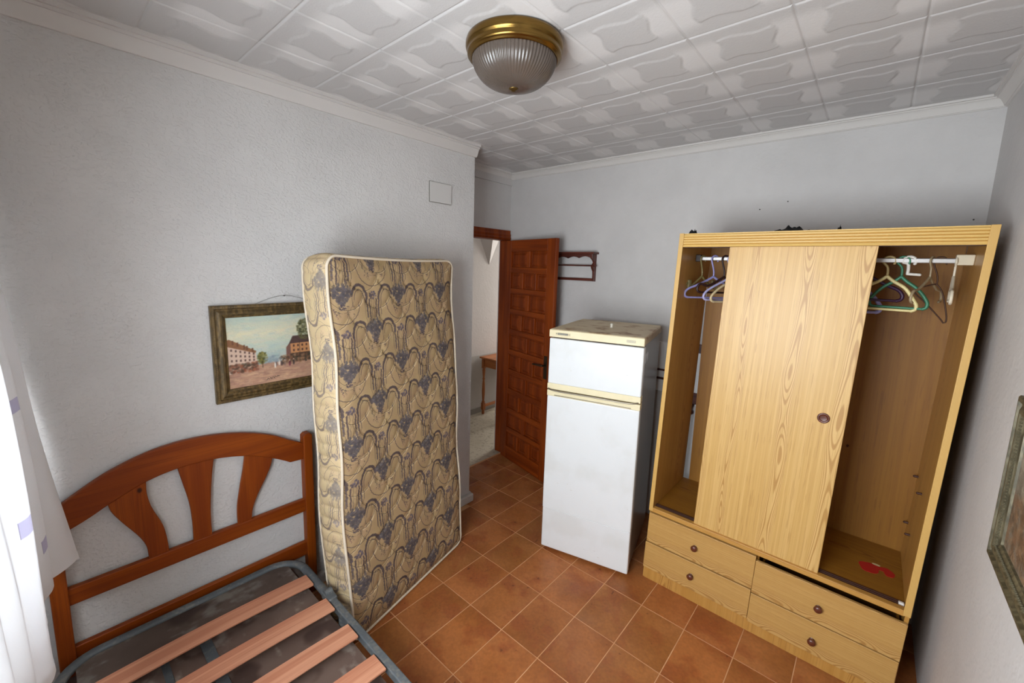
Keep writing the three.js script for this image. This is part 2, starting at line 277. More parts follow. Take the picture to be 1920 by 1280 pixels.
// ---------------------------------------------------------------- window (behind the camera) and its curtain
{
  const w = struct(group('window_1'), 'white framed window with two sashes');
  const fm = std({ color: srgb(235, 235, 232), roughness: 0.5 }), glass = phys({ color: 0xffffff, roughness: 0, transmission: 1, thickness: 0 });
  const { x0, x1, y0, y1 } = WIN, z = ZN + 0.12, xm = (x0 + x1) / 2;
  mesh('window_frame', merge([rbox(x0, x0 + 0.05, y0, y1, z, z + 0.06), rbox(x1 - 0.05, x1, y0, y1, z, z + 0.06), rbox(x0 + 0.05, x1 - 0.05, y0, y0 + 0.05, z, z + 0.06), rbox(x0 + 0.05, x1 - 0.05, y1 - 0.05, y1, z, z + 0.06), rbox(xm - 0.03, xm + 0.03, y0 + 0.05, y1 - 0.05, z, z + 0.06)]), fm, w);
  for (const [a, b] of [[x0 + 0.05, xm - 0.03], [xm + 0.03, x1 - 0.05]]) mesh('pane', box(a, b, y0 + 0.05, y1 - 0.05, z + 0.028, z + 0.032), glass, w);
}
{
  const cv = ctex(512, 512, (g, W, H) => {
    g.fillStyle = '#f4f5f8'; g.fillRect(0, 0, W, H);
    g.strokeStyle = 'rgba(215,218,228,0.5)'; for (let i = 0; i < W; i += 4) { g.beginPath(); g.moveTo(i, 0); g.lineTo(i, H); g.stroke(); }
    g.fillStyle = '#c3c0dc'; const sq = [[0.50, 0.20], [0.66, 0.62]]; for (const [x, y] of sq) { g.fillRect(x * W, y * H, 0.11 * W, 0.09 * H); }
    g.strokeStyle = '#8f8aa8'; g.lineWidth = 2; for (const [x, y] of sq) { g.beginPath(); g.moveTo((x + 0.11) * W, y * H); g.lineTo((x + 0.11) * W, (y + 0.09) * H); g.stroke(); }
  }, 0.42, 0.5);
  const cm = phys({ map: cv, roughness: 1, transmission: 0.08, thickness: 0, side: THREE.DoubleSide });
  const curtain = tag(group('curtain', [0, 0, 0]), 'white sheer curtain with small lavender squares hanging beside the bed', 'curtain');
  const K = [[0.10, 3.02, 0.085], [0.080, 2.998, 0.09], [0.083, 2.984, 0.09], [0.10, 2.990, 0.088], [0.15, 3.045, 0.06], [0.178, 3.066, 0.035], [0.20, 3.050, 0.035], [0.215, 3.047, 0.035], [0.24, 3.056, 0.033], [0.32, 3.084, 0.03], [0.42, 3.072, 0.03], [0.50, 3.086, 0.03], [0.60, 3.068, 0.03], [0.665, 3.050, 0.03], [0.70, 3.056, 0.03], [0.74, 3.090, 0.025], [0.79, 3.090, 0.025], [0.88, 3.112, 0.015], [0.97, 3.100, 0.015], [1.06, 3.118, 0.01]];
  const cz = new THREE.CatmullRomCurve3(K.map((k) => new THREE.Vector3(k[0], k[1], k[2])), false, 'centripetal');
  const sheet = (y0, y1, ny, thick) => {
    const nx = 220, P = cz.getPoints(nx), pos = [], uv = [], idx = []; let L = 0;
    for (let i = 0; i <= nx; i++) { if (i) L += Math.hypot(P[i].x - P[i - 1].x, P[i].y - P[i - 1].y); for (let j = 0; j <= ny; j++) { const y = y0 + (y1 - y0) * j / ny, t = Math.max(0, y - 0.7); const z = Math.min(3.15, P[i].y + P[i].z * Math.min(t, 1.1) + 0.006 * Math.sin(y * 5 + i * 0.07) * ss(0, 0.4, 1.9 - y)); pos.push(P[i].x + 0.004 * Math.sin(y * 7 + i * 0.2), y + 0.004 * Math.sin(i * 0.25) * (1 - j / ny), z + thick); uv.push(L, y); } }
    for (let i = 0; i < nx; i++) for (let j = 0; j < ny; j++) { const a = i * (ny + 1) + j; idx.push(a, a + ny + 1, a + ny + 2, a, a + ny + 2, a + 1); }
    const g = new THREE.BufferGeometry(); g.setAttribute('position', new THREE.Float32BufferAttribute(pos, 3)); g.setAttribute('uv', new THREE.Float32BufferAttribute(uv, 2)); g.setIndex(idx); g.computeVertexNormals(); return g;
  };
  mesh('fabric', sheet(0.705, 2.32, 60, 0), cm, curtain);
  mesh('hem', sheet(0.705, 0.735, 2, -0.0012), cm, curtain);
  const rod = tag(group('curtain_rod', [0, 0, 0]), 'white curtain rod above the window', 'curtain rod');
  const rm = std({ color: srgb(225, 225, 222), roughness: 0.4 });
  mesh('rod', ctube([[0.04, 2.33, 3.13], [1.1, 2.33, 3.13], [2.1, 2.33, 3.13]], 0.011, 16), rm, rod);
  for (const x of [0.3, 1.9]) mesh('bracket', ctube([[x, 2.33, 3.13], [x, 2.33, ZN]], 0.007, 4), rm, rod);
}

// ---------------------------------------------------------------- door, casing
{
  const casing = struct(group('trim_6'), 'varnished wooden door casing');
  const pr = [[0, 0], [0.022, 0.006], [0.026, 0.02], [0.02, 0.032], [0.024, 0.05], [0.016, 0.066], [0.018, 0.09], [0, 0.092]];
  mesh('head_casing', sweep(pr, [XA, DH - 0.005, 0.012], [XA, DH - 0.005, ZC - 0.004], [1, 0, 0]), doorWood, casing);
  mesh('jamb', rbox(-0.50, XA + 0.012, 0, DH - 0.005, 0.001, DZ0, 0.003), doorWood, casing);
  mesh('jamb', rbox(-0.50, XA + 0.012, 0, DH - 0.005, DZ1, DZ1 + 0.02, 0.003), doorWood, casing);
  mesh('head_jamb', rbox(-0.50, XA + 0.012, DH - 0.005, DH + 0.03, 0.001, DZ1 + 0.02, 0.003), doorWood, casing);
  const door = struct(group('door_1', [-0.372, 0.006, 0.03], -0.225), 'open varnished wooden door with rows of raised panels');
  const W = 0.70, H = 2.11, TH = 0.036, SW = 0.085;                   // local: x along the leaf, z = 0 is the far face, TH the near one
  for (const [a, b] of [[0, SW], [W - SW - 0.02, W]]) mesh('stile', rbox(a, b, 0, H, 0, TH, 0.004, 'y', [a, 0.2]), doorWood, door);
  const x0 = SW, x1 = W - SW - 0.02, rows = 10, bot = 0.13, top = 0.10, rail = 0.05, rh = (H - bot - top - (rows - 1) * rail) / rows;
  mesh('rail', rbox(x0, x1, 0, bot, 0, TH, 0.004, 'x', [0.1, 0]), doorWood, door); mesh('rail', rbox(x0, x1, H - top, H, 0, TH, 0.004, 'x', [0.3, 0]), doorWood, door);
  const panelGeo = (w, h) => {
    const r = (i, z) => [[-w / 2 + i, -h / 2 + i, z], [w / 2 - i, -h / 2 + i, z], [w / 2 - i, h / 2 - i, z], [-w / 2 + i, h / 2 - i, z]], m = TH / 2;
    return uvw(toCreasedNormals(fixWinding(loft([r(0.03, m - 0.007), r(0.012, m + 0.002), r(0, m + 0.0), r(0, m - 0.002), r(0.012, m - 0.004), r(0.034, m + 0.006)], true)), 0.3), 'y', [w, h]);
  };
  const P2 = panelGeo((x1 - x0 - 0.045) / 2, rh), P3 = panelGeo((x1 - x0 - 0.09) / 3, rh);
  for (let k = 0; k < rows; k++) {                                    // k = 0 is the lowest row
    const y = bot + k * (rh + rail), n = (rows - 1 - k) % 2 === 0 ? 2 : 3, w = (x1 - x0 - (n - 1) * 0.045) / n;
    if (k) mesh('rail', rbox(x0, x1, y - rail, y, 0.002, TH - 0.002, 0.006, 'x', [k * 0.13, k * 0.07]), doorWood, door);
    for (let i = 0; i < n; i++) { const p = mesh('panel', n === 2 ? P2 : P3, doorWood, door); p.position.set(x0 + w / 2 + i * (w + 0.045), y + rh / 2, 0); if (i) mesh('muntin', rbox(x0 + i * (w + 0.045) - 0.045, x0 + i * (w + 0.045), y, y + rh, 0.002, TH - 0.002, 0.006, 'y', [i * 0.2, k * 0.3]), doorWood, door); }
  }
  const hm = std({ color: srgb(70, 58, 44), roughness: 0.35, metalness: 0.8 });
  mesh('handle', merge([rbox(W - 0.085, W - 0.045, 0.93, 1.13, TH, TH + 0.006, 0.002), ctube([[W - 0.065, 1.05, TH], [W - 0.065, 1.05, TH + 0.045], [W - 0.10, 1.05, TH + 0.05], [W - 0.175, 1.045, TH + 0.05]], 0.008, 20)]), hm, door);
}

// ---------------------------------------------------------------- hall beyond: table and plaster corbel
{
  const t = tag(group('side_table', [-1.36, 0, -0.62]), 'small wooden side table with turned legs in the hall', 'table');
  const W = 0.42, D = 0.85, H = 0.752;                                 // local: x into the hall, z towards the far end is negative
  mesh('tabletop', rbox(-0.02, W + 0.02, H - 0.022, H, -D - 0.02, 0.025, 0.006, 'z'), tableWood, t);
  mesh('apron', merge([rbox(0.012, 0.03, H - 0.13, H - 0.022, -D + 0.03, -0.03, 0.002, 'z'), rbox(W - 0.03, W - 0.012, H - 0.13, H - 0.022, -D + 0.03, -0.03, 0.002, 'z'), rbox(0.03, W - 0.03, H - 0.13, H - 0.022, -0.03, -0.012, 0.002, 'x'), rbox(0.03, W - 0.03, H - 0.13, H - 0.022, -D + 0.012, -D + 0.03, 0.002, 'x')]), tableWood, t);
  const leg = merge([rbox(-0.021, 0.021, H - 0.15, H - 0.022, -0.021, 0.021, 0.003), rbox(-0.021, 0.021, 0.06, 0.15, -0.021, 0.021, 0.003), uvw(lathe([[0, 0.14], [0.018, 0.145], [0.021, 0.165], [0.013, 0.18], [0.015, 0.2], [0.02, 0.30], [0.017, 0.40], [0.012, 0.45], [0.019, 0.465], [0.012, 0.48], [0.017, 0.53], [0.02, 0.58], [0.015, 0.605], [0, 0.61]], 20)), uvw(lathe([[0, 0], [0.014, 0], [0.019, 0.02], [0.016, 0.04], [0.019, 0.062], [0, 0.064]], 20))]);
  for (const x of [0.02, W - 0.02]) for (const z of [-0.02, -D + 0.02]) mesh('leg', leg, tableWood, t).position.set(x, 0, z);
  mesh('stretcher', merge([rbox(0.01, 0.03, 0.09, 0.125, -D + 0.04, -0.04, 0.003, 'z'), rbox(W - 0.03, W - 0.01, 0.09, 0.125, -D + 0.04, -0.04, 0.003, 'z')]), tableWood, t);
  const c = mesh('corbel', toCreasedNormals(fixWinding(loft([[[-1.429, 1.90, -0.785], [-1.429, 1.90, -0.775], [-1.424, 1.90, -0.78]], [[-1.429, 2.618, -1.16], [-1.429, 2.618, -0.40], [-1.19, 2.618, -0.66]]], true)), 0.2), wallSmooth);
  tag(c, 'white plaster corbel tapering to a point on the hall wall', 'corbel');
}

// ---------------------------------------------------------------- coat rack on the far wall
{
  const g = tag(group('coat_rack', [0.28, 0, 0]), 'dark wooden wall rack with scalloped apron partly behind the open door', 'coat rack');
  mesh('shelf', rbox(-0.30, 0.292, 1.996, 2.012, 0, 0.085, 0.004, 'x'), darkWood, g);
  const ap = [[-0.28, 1.996]]; for (let i = 0; i <= 40; i++) { const t = i / 40, x = -0.28 + 0.53 * t; ap.push([x, 1.958 + 0.014 * Math.abs(Math.sin(t * Math.PI * 5)) + 0.016 * Math.abs(t - 0.5)]); } ap.push([0.25, 1.996]);
  mesh('apron', uvw(extr(ap, 0.012, 0.002).translate(0, 0, 0.055), 'x'), darkWood, g);
  const side = []; const prof = [[2.0, 0.075], [1.96, 0.07], [1.945, 0.045], [1.93, 0.03], [1.915, 0.045], [1.902, 0.062], [1.885, 0.055], [1.86, 0.032], [1.83, 0.028], [1.78, 0.03]];
  const br = [[0, 2.0], ...prof.map(([y, z]) => [z, y]), [0, 1.778]];
  for (const x of [-0.29, 0.255]) mesh('bracket', uvw(extr(br, 0.018, 0.002).rotateY(-Math.PI / 2).translate(x + 0.018, 0, 0), 'y'), darkWood, g);
  mesh('rail', rbox(-0.275, 0.257, 1.78, 1.802, 0.004, 0.022, 0.003, 'x'), darkWood, g);
  mesh('rod', ctube([[-0.3, 1.904, 0.045], [0, 1.904, 0.045], [0.285, 1.904, 0.045]], 0.006, 8), darkWood, g);
  mesh('knob', new THREE.SphereGeometry(0.011, 16, 12).translate(0.288, 1.904, 0.045), darkWood, g);
}
// framed white panel behind the wardrobe
{
  const g = tag(group('wall_panel', [1.08, 0, 0]), 'white panel in a dark brown frame on the wall behind the wardrobe', 'wall panel');
  mesh('panel', rbox(0.0, 0.62, 1.0, 1.365, 0.002, 0.02, 0.002), std({ color: srgb(240, 240, 240), roughness: 0.4 }), g);
  mesh('frame', merge([rbox(0.24, 0.64, 1.325, 1.385, 0.002, 0.035, 0.004, 'x'), rbox(0.22, 0.64, 0.96, 1.04, 0.002, 0.035, 0.004, 'x')]), darkWood, g);
  mesh('bar', rbox(0.0, 0.24, 1.155, 1.168, 0.018, 0.03, 0.002), darkWood, g); mesh('bar', rbox(0.0, 0.24, 1.09, 1.105, 0.018, 0.03, 0.002), darkWood, g);
  mesh('peg', uvw(lathe([[0, -0.07], [0.012, -0.065], [0.02, -0.05], [0.008, -0.03], [0.016, 0.0], [0.016, 0.02], [0, 0.02]], 16).translate(0.31, 0.945, 0.02)), darkWood, g);
}

// ---------------------------------------------------------------- ceiling lamp
{
  const lamp = tag(group('ceiling_lamp', [1.135, HC, 1.717]), 'flush ceiling lamp with brass ring and ribbed glass dome', 'ceiling lamp');
  const brass = phys({ color: srgb(126, 98, 50), metalness: 1, roughness: 0.25 });
  mesh('brass_ring', lathe([[0.02, -0.002], [0.176, -0.002], [0.184, -0.008], [0.187, -0.018], [0.187, -0.030], [0.184, -0.037], [0.180, -0.040], [0.178, -0.044], [0.181, -0.050], [0.180, -0.057], [0.175, -0.062], [0.171, -0.063], [0.169, -0.068], [0.164, -0.070], [0.160, -0.068], [0.155, -0.06], [0.15, -0.03], [0.02, -0.012]], 96), brass, lamp);
  const nt = 360, nr = 26, pos = [], uv = [], idx = [];
  for (let j = 0; j <= nr; j++) for (let i = 0; i <= nt; i++) {
    const t = j / nr, a = i / nt * 2 * Math.PI, ph = t * Math.PI / 2, rr = 0.161 * Math.pow(Math.cos(ph * 0.995), 0.72), rib = 1 + 0.012 * Math.cos(a * 72) * ss(0.12, 0.35, rr / 0.161);
    pos.push(rr * rib * Math.cos(a), -0.062 - 0.106 * Math.pow(Math.sin(ph), 1.12), rr * rib * Math.sin(a)); uv.push(i / nt, t);
  }
  for (let j = 0; j < nr; j++) for (let i = 0; i < nt; i++) { const a = j * (nt + 1) + i; idx.push(a, a + 1, a + nt + 2, a, a + nt + 2, a + nt + 1); }
  const g = new THREE.BufferGeometry(); g.setAttribute('position', new THREE.Float32BufferAttribute(pos, 3)); g.setAttribute('uv', new THREE.Float32BufferAttribute(uv, 2)); g.setIndex(idx); g.computeVertexNormals();
  mesh('glass_dome', g, phys({ color: srgb(126, 112, 101), roughness: 0.25, transmission: 0.55, thickness: 0, ior: 1.5, side: THREE.DoubleSide, clearcoat: 0.5, clearcoatRoughness: 0.15 }), lamp);
  mesh('bulb', uvw(lathe([[0, -0.015], [0.014, -0.017], [0.014, -0.04], [0.026, -0.06], [0.03, -0.078], [0.024, -0.096], [0.01, -0.105], [0, -0.106]], 24)), std({ color: srgb(225, 222, 214), roughness: 0.4 }), lamp);
  mesh('finial', lathe([[0, -0.164], [0.018, -0.165], [0.019, -0.169], [0.015, -0.172], [0.010, -0.174], [0.006, -0.178], [0, -0.179]], 24), phys({ color: srgb(104, 82, 44), metalness: 0.9, roughness: 0.4 }), lamp);
}

// ---------------------------------------------------------------- junction cover on the wall
{
  const g = tag(group('junction_cover', [0, 0, 0]), 'blank square white junction box cover high on the stippled wall', 'wall cover');
  mesh('back_plate', rbox(0, 0.004, 2.281, 2.415, 1.065, 1.251, 0.001), std({ color: srgb(120, 114, 106), roughness: 0.9 }), g); mesh('cover', rbox(0.004, 0.011, 2.284, 2.412, 1.068, 1.248, 0.002), std({ color: srgb(206, 203, 199), roughness: 0.8 }), g);
}

// ---------------------------------------------------------------- framed pictures
function frameGeo(w, h, prof) {                                       // prof: [inset from the outer edge, height above the wall]; local z is out of the wall
  const r = prof.map(([i, z]) => [[-w / 2 + i, -h / 2 + i, z], [w / 2 - i, -h / 2 + i, z], [w / 2 - i, h / 2 - i, z], [-w / 2 + i, h / 2 - i, z]]);
  return uvw(toCreasedNormals(fixWinding(loft(r)), 0.25), 'y');
}
function beads(w, h, inset, z, r, step) {
  const L = [], s = new THREE.IcosahedronGeometry(r, 0), pl = (x, y) => L.push(s.clone().translate(x, y, z));
  const nx = Math.round((w - 2 * inset) / step), ny = Math.round((h - 2 * inset) / step);
  for (let i = 0; i <= nx; i++) { const x = -w / 2 + inset + (w - 2 * inset) * i / nx; pl(x, h / 2 - inset); pl(x, -h / 2 + inset); }
  for (let i = 1; i < ny; i++) { const y = -h / 2 + inset + (h - 2 * inset) * i / ny; pl(w / 2 - inset, y); pl(-w / 2 + inset, y); }
  return merge(L);
}
const streetPainting = ctex(1024, 720, (g, W, H) => {
  const R = rng(91), sky = g.createLinearGradient(0, 0, 0, H * 0.7); sky.addColorStop(0, '#b4c4b8'); sky.addColorStop(0.35, '#e0d8b6'); sky.addColorStop(0.65, '#bccabd'); sky.addColorStop(1, '#9db0ae'); g.fillStyle = sky; g.fillRect(0, 0, W, H);
  const dab = (x, y, w, h, c, a, rot = 0) => { g.save(); g.globalAlpha = a; g.fillStyle = c; g.translate(x, y); g.rotate(rot); g.beginPath(); g.ellipse(0, 0, w, h, 0, 0, 7); g.fill(); g.restore(); };
  for (let i = 0; i < 420; i++) dab(R() * W, R() * H * 0.62, 20 + R() * 60, 6 + R() * 14, ['#e6d9b4', '#bcc9bd', '#a2b7b6', '#e0cfb0', '#c3cdc4'][Math.floor(R() * 5)], 0.16, (R() - 0.5) * 0.7);
  g.fillStyle = '#b58a72'; g.beginPath(); g.moveTo(0, H); g.lineTo(0, H * 0.76); g.lineTo(W * 0.33, H * 0.69); g.lineTo(W * 0.55, H * 0.70); g.lineTo(W, H * 0.80); g.lineTo(W, H); g.fill();
  for (let i = 0; i < 520; i++) { const y = H * (0.72 + 0.28 * R()); dab(R() * W, y, 14 + R() * 46, 3 + R() * 8, ['#c99e80', '#9b7566', '#dcb48c', '#8a6458', '#b98b74', '#e2bf96'][Math.floor(R() * 6)], 0.3, -0.2 + R() * 0.3); }
  g.save(); g.scale(0.74, 1);
  // left row of houses
  g.fillStyle = '#d6b7a4'; g.beginPath(); g.moveTo(0, H * 0.38); g.lineTo(W * 0.30, H * 0.52); g.lineTo(W * 0.32, H * 0.70); g.lineTo(0, H * 0.80); g.fill();
  g.fillStyle = '#8c5f3c'; g.beginPath(); g.moveTo(0, H * 0.31); g.lineTo(W * 0.02, H * 0.30); g.lineTo(W * 0.31, H * 0.50); g.lineTo(W * 0.30, H * 0.53); g.lineTo(0, H * 0.40); g.fill();
  g.fillStyle = '#6d4630'; for (const x of [0.05, 0.10, 0.17, 0.20, 0.26]) g.fillRect(W * x, H * (0.29 + x * 0.62), W * 0.018, H * 0.06);
  g.fillStyle = '#5d4440'; for (let r = 0; r < 3; r++) for (let c = 0; c < 6; c++) g.fillRect(W * (0.03 + c * 0.048), H * (0.44 + r * 0.075 + c * 0.016 - c * r * 0.006), W * 0.017, H * 0.03);
  for (let i = 0; i < 200; i++) dab(W * (R() * 0.32), H * (0.66 + R() * 0.12), 8 + R() * 16, 5 + R() * 10, ['#4c3526', '#7a3f2a', '#a65a3a', '#3d3a2c', '#8c6a58'][Math.floor(R() * 5)], 0.5);
  for (let i = 0; i < 170; i++) { const a = R() * 6.28, q = Math.sqrt(R()); dab(W * (0.375 + 0.055 * q * Math.cos(a)), H * (0.61 + 0.085 * q * Math.sin(a)), 6 + R() * 10, 5 + R() * 7, ['#5c5a2c', '#7d7634', '#474a28', '#8f8440'][Math.floor(R() * 4)], 0.55); }
  g.fillStyle = '#4a3a28'; g.fillRect(W * 0.37, H * 0.66, W * 0.008, H * 0.10);
  // right corner house
  g.fillStyle = '#7f5a50'; g.beginPath(); g.moveTo(W * 0.66, H * 0.75); g.lineTo(W * 0.665, H * 0.50); g.lineTo(W * 0.72, H * 0.42); g.lineTo(W * 0.72, H * 0.75); g.fill();
  g.fillStyle = '#cb8f60'; g.fillRect(W * 0.72, H * 0.44, W * 0.28, H * 0.16); g.fillStyle = '#5a4440'; g.beginPath(); g.moveTo(W * 0.70, H * 0.45); g.lineTo(W * 0.75, H * 0.335); g.lineTo(W, H * 0.335); g.lineTo(W, H * 0.45); g.fill();
  g.fillStyle = '#553a34'; for (let r = 0; r < 2; r++) for (let c = 0; c < 5; c++) g.fillRect(W * (0.75 + c * 0.055), H * (0.47 + r * 0.07), W * 0.02, H * 0.035);
  g.fillStyle = '#5b4234'; g.fillRect(W * 0.71, H * 0.60, W * 0.29, H * 0.13);
  for (let i = 0; i < 260; i++) dab(W * (0.58 + R() * 0.42), H * (0.62 + R() * 0.12), 6 + R() * 14, 5 + R() * 12, ['#4a382c', '#7c5a40', '#33322a', '#946a4a', '#b08a6c'][Math.floor(R() * 5)], 0.5);
  for (let i = 0; i < 260; i++) { const a = R() * 6.28, q = Math.sqrt(R()); dab(W * (0.90 + 0.09 * q * Math.cos(a)), H * (0.24 + 0.16 * q * Math.sin(a)), 6 + R() * 12, 5 + R() * 9, ['#4a4c30', '#6a6438', '#3a3d2a', '#77704a'][Math.floor(R() * 4)], 0.45); }
  g.strokeStyle = '#3a2e26'; g.lineWidth = 5; g.beginPath(); g.moveTo(W * 0.835, H * 0.74); g.lineTo(W * 0.835, H * 0.42); g.stroke();
  for (const [x, y, c] of [[0.53, 0.73, '#5a4a48'], [0.57, 0.72, '#e8ddd0'], [0.60, 0.73, '#4b3c3c'], [0.64, 0.74, '#8c7468'], [0.70, 0.75, '#6e2f3c'], [0.75, 0.74, '#3f3434'], [0.52, 0.75, '#efe6da']]) { dab(W * x, H * y, 12, 30, c, 0.9); dab(W * x, H * (y - 0.05), 9, 9, '#d9b79c', 0.9); }
  for (let i = 0; i < 70; i++) dab(W * (0.40 + R() * 0.2), H * (0.60 + R() * 0.1), 10 + R() * 20, 6 + R() * 10, ['#8a97a0', '#7a8690', '#a7afae'][Math.floor(R() * 3)], 0.3);
  g.restore(); g.fillStyle = '#5a4a3a'; g.fillRect(W * 0.74, H * 0.42, W * 0.26, H * 0.33); for (let i = 0; i < 220; i++) dab(W * (0.74 + R() * 0.26), H * (0.30 + R() * 0.44), 8 + R() * 18, 6 + R() * 14, ['#4a4c30', '#6a6438', '#7c5a40', '#946a4a'][Math.floor(R() * 4)], 0.5);
  for (const [dx, dy] of [[5, 0], [-5, 1], [0, 5], [1, -5], [3, 3]]) { g.globalAlpha = 0.22; g.drawImage(g.canvas, dx, dy); } g.globalAlpha = 1;
  g.strokeStyle = '#2e2622'; g.lineWidth = 4; g.beginPath(); g.moveTo(W * 0.30, H * 0.95); for (let i = 1; i < 16; i++) g.lineTo(W * (0.30 + i * 0.008), H * (0.945 - i * 0.002 + 0.012 * Math.sin(i * 2.3))); g.stroke();
});
const darkPainting = ctex(512, 400, (g, W, H) => {
  const R = rng(137); g.fillStyle = '#75695c'; g.fillRect(0, 0, W, H);
  for (let i = 0; i < 900; i++) { const y = R(); g.globalAlpha = 0.35; g.fillStyle = (y < 0.55 ? ['#8f8574', '#6d6657', '#a59a86', '#5d574a'] : ['#7a5a42', '#5e4634', '#8f6c4e', '#4a3a2c'])[Math.floor(R() * 4)]; g.beginPath(); g.ellipse(R() * W, y * H, 6 + R() * 26, 4 + R() * 12, R() * 3, 0, 7); g.fill(); }
  g.globalAlpha = 1;
});
const goldWood = (c0, c1, s) => std({ map: dtex(256, 256, (u, v) => mix3(c0, c1, ss(0.3, 0.75, fbm(u, v, 30, 12, s, 4))), true, 0.3, 0.3), roughness: 0.45, metalness: 0.25 });
const PROF = [[0, 0], [0, 0.022], [0.004, 0.026], [0.014, 0.027], [0.018, 0.020], [0.024, 0.020], [0.034, 0.026], [0.042, 0.026], [0.049, 0.018], [0.051, 0.016], [0.058, 0.014], [0.060, 0.009]];
function picture(pos, ry, rz, w, h, tex, fm, label, hung, bead) {
  const g = tag(group('framed_picture', pos, ry), label, 'picture'); g.rotation.z = rz;
  mesh('frame', frameGeo(w, h, PROF), fm, g);
  const bd = mesh('beading', beads(w, h, bead[0], bead[1], 0.004, 0.0095), fm, g); bd.userData.kind = 'stuff';
  const iw = w - 0.118, ih = h - 0.118, pl = new THREE.BoxGeometry(iw, ih, 0.006).translate(0, 0, 0.006);
  mesh('painting', pl, std({ map: tex, roughness: 0.42, bumpMap: bumpFine, bumpScale: 0.0015 }), g);
  mesh('backing', box(-w / 2 + 0.006, w / 2 - 0.006, -h / 2 + 0.006, h / 2 - 0.006, 0.0005, 0.003), std({ color: srgb(120, 96, 66), roughness: 0.9 }), g);
  if (hung) {
    mesh('nail', new THREE.CylinderGeometry(0.0022, 0.0022, 0.03, 8).rotateX(Math.PI / 2).translate(0, h / 2 + 0.036, -0.002), std({ color: srgb(50, 48, 46), metalness: 0.7, roughness: 0.5 }), g);
    mesh('hanging_wire', tube([[-w * 0.27, h / 2 - 0.015, 0.001], [0, h / 2 + 0.037, 0.004], [w * 0.27, h / 2 - 0.015, 0.001]], 0.0009, 24, 6), std({ color: srgb(120, 116, 108), metalness: 0.6, roughness: 0.5 }), g);
  }
  return g;
}
picture([0.004, 1.4235, 2.168], Math.PI / 2, 0.006, 0.645, 0.462, streetPainting, goldWood([78, 62, 34], [122, 98, 58], 901), 'framed oil painting of a street hung above the headboard', true, [0.010, 0.0245]);
picture([XR - 0.004, 1.335, 1.585], -Math.PI / 2, 0, 0.645, 0.468, darkPainting, goldWood([72, 66, 48], [112, 104, 80], 905), 'ornate framed painting hung on the wall to the right of the wardrobe', false, [0.0465, 0.0205]);

// ---------------------------------------------------------------- headboard (local x = out of the wall, outline in z, y)
{
  const hb = tag(group('headboard', [0.012, 0, 0]), 'arched pine headboard with curved slats against the stippled wall', 'headboard');
  const S = (pts, d, bev = 0.004) => extr(pts.map(([z, y]) => [-z, y]), d, bev).rotateY(Math.PI / 2);     // outline (z, y) -> world z, y; thickness along +x
  const flat = (pts, d, x, grain) => { const g = S(pts, d); g.translate(x, 0, 0); return uvw(g, grain, [pts[0][0] * 0.3, pts[0][1] * 0.7]); };
  const C = (ctrl, n) => new THREE.CatmullRomCurve3(ctrl.map((p) => new THREE.Vector3(p[0], p[1], 0)), false, 'centripetal').getPoints(n).map((p) => [p.x, p.y]);
  const topE = C([[2.122, 0.893], [2.18, 0.927], [2.272, 0.983], [2.411, 1.034], [2.578, 1.059], [2.726, 1.049], [2.869, 1.003], [2.95, 0.958], [3.03, 0.905]], 48);
  const botE = C([[3.03, 0.798], [2.985, 0.813], [2.93, 0.838], [2.881, 0.865], [2.762, 0.918], [2.647, 0.940], [2.523, 0.938], [2.388, 0.909], [2.273, 0.858], [2.221, 0.828], [2.188, 0.806]], 40);
  mesh('arched_rail', flat([...topE, ...botE, [2.122, 0.802]], 0.026, 0.005, 'z'), pine, hb);
  const sl = (a, b) => { const A = C(a, 20), B = C(b, 20).reverse(); return flat([...A, ...B], 0.016, 0.009, 'y'); };
  mesh('slat', sl([[2.392, 0.925], [2.405, 0.84], [2.424, 0.744], [2.438, 0.66], [2.441, 0.56]], [[2.268, 0.87], [2.28, 0.82], [2.302, 0.77], [2.349, 0.681], [2.372, 0.62], [2.38, 0.56]]), pine, hb);
  mesh('slat', sl([[2.655, 0.945], [2.640, 0.86], [2.623, 0.76], [2.617, 0.66], [2.618, 0.56]], [[2.518, 0.945], [2.530, 0.86], [2.540, 0.76], [2.546, 0.66], [2.546, 0.56]]), pine, hb);
  mesh('slat', sl([[2.885, 0.875], [2.876, 0.83], [2.85, 0.774], [2.796, 0.672], [2.779, 0.62], [2.775, 0.56]], [[2.760, 0.93], [2.762, 0.87], [2.752, 0.80], [2.719, 0.696], [2.709, 0.62], [2.706, 0.56]]), pine, hb);
  mesh('rail', rbox(0.004, 0.03, 0.496, 0.568, 2.118, 3.04, 0.005, 'z', [0.3, 0.1]), pine, hb);
  mesh('rail', rbox(0.004, 0.03, 0.235, 0.315, 2.118, 3.04, 0.005, 'z', [0.1, 0.6]), pine, hb);
  const post = (z0, z1, top, o) => { const g = flat([[z0, 0.002], [z1, 0.002], [z1, top - 0.012], [z1 - 0.012, top], [z0 + 0.012, top], [z0, top - 0.012]], 0.048, 0, 'y'); return g; };
  mesh('post', post(2.078, 2.124, 0.948), pine, hb); mesh('post', post(3.018, 3.066, 0.948), pine, hb);
}

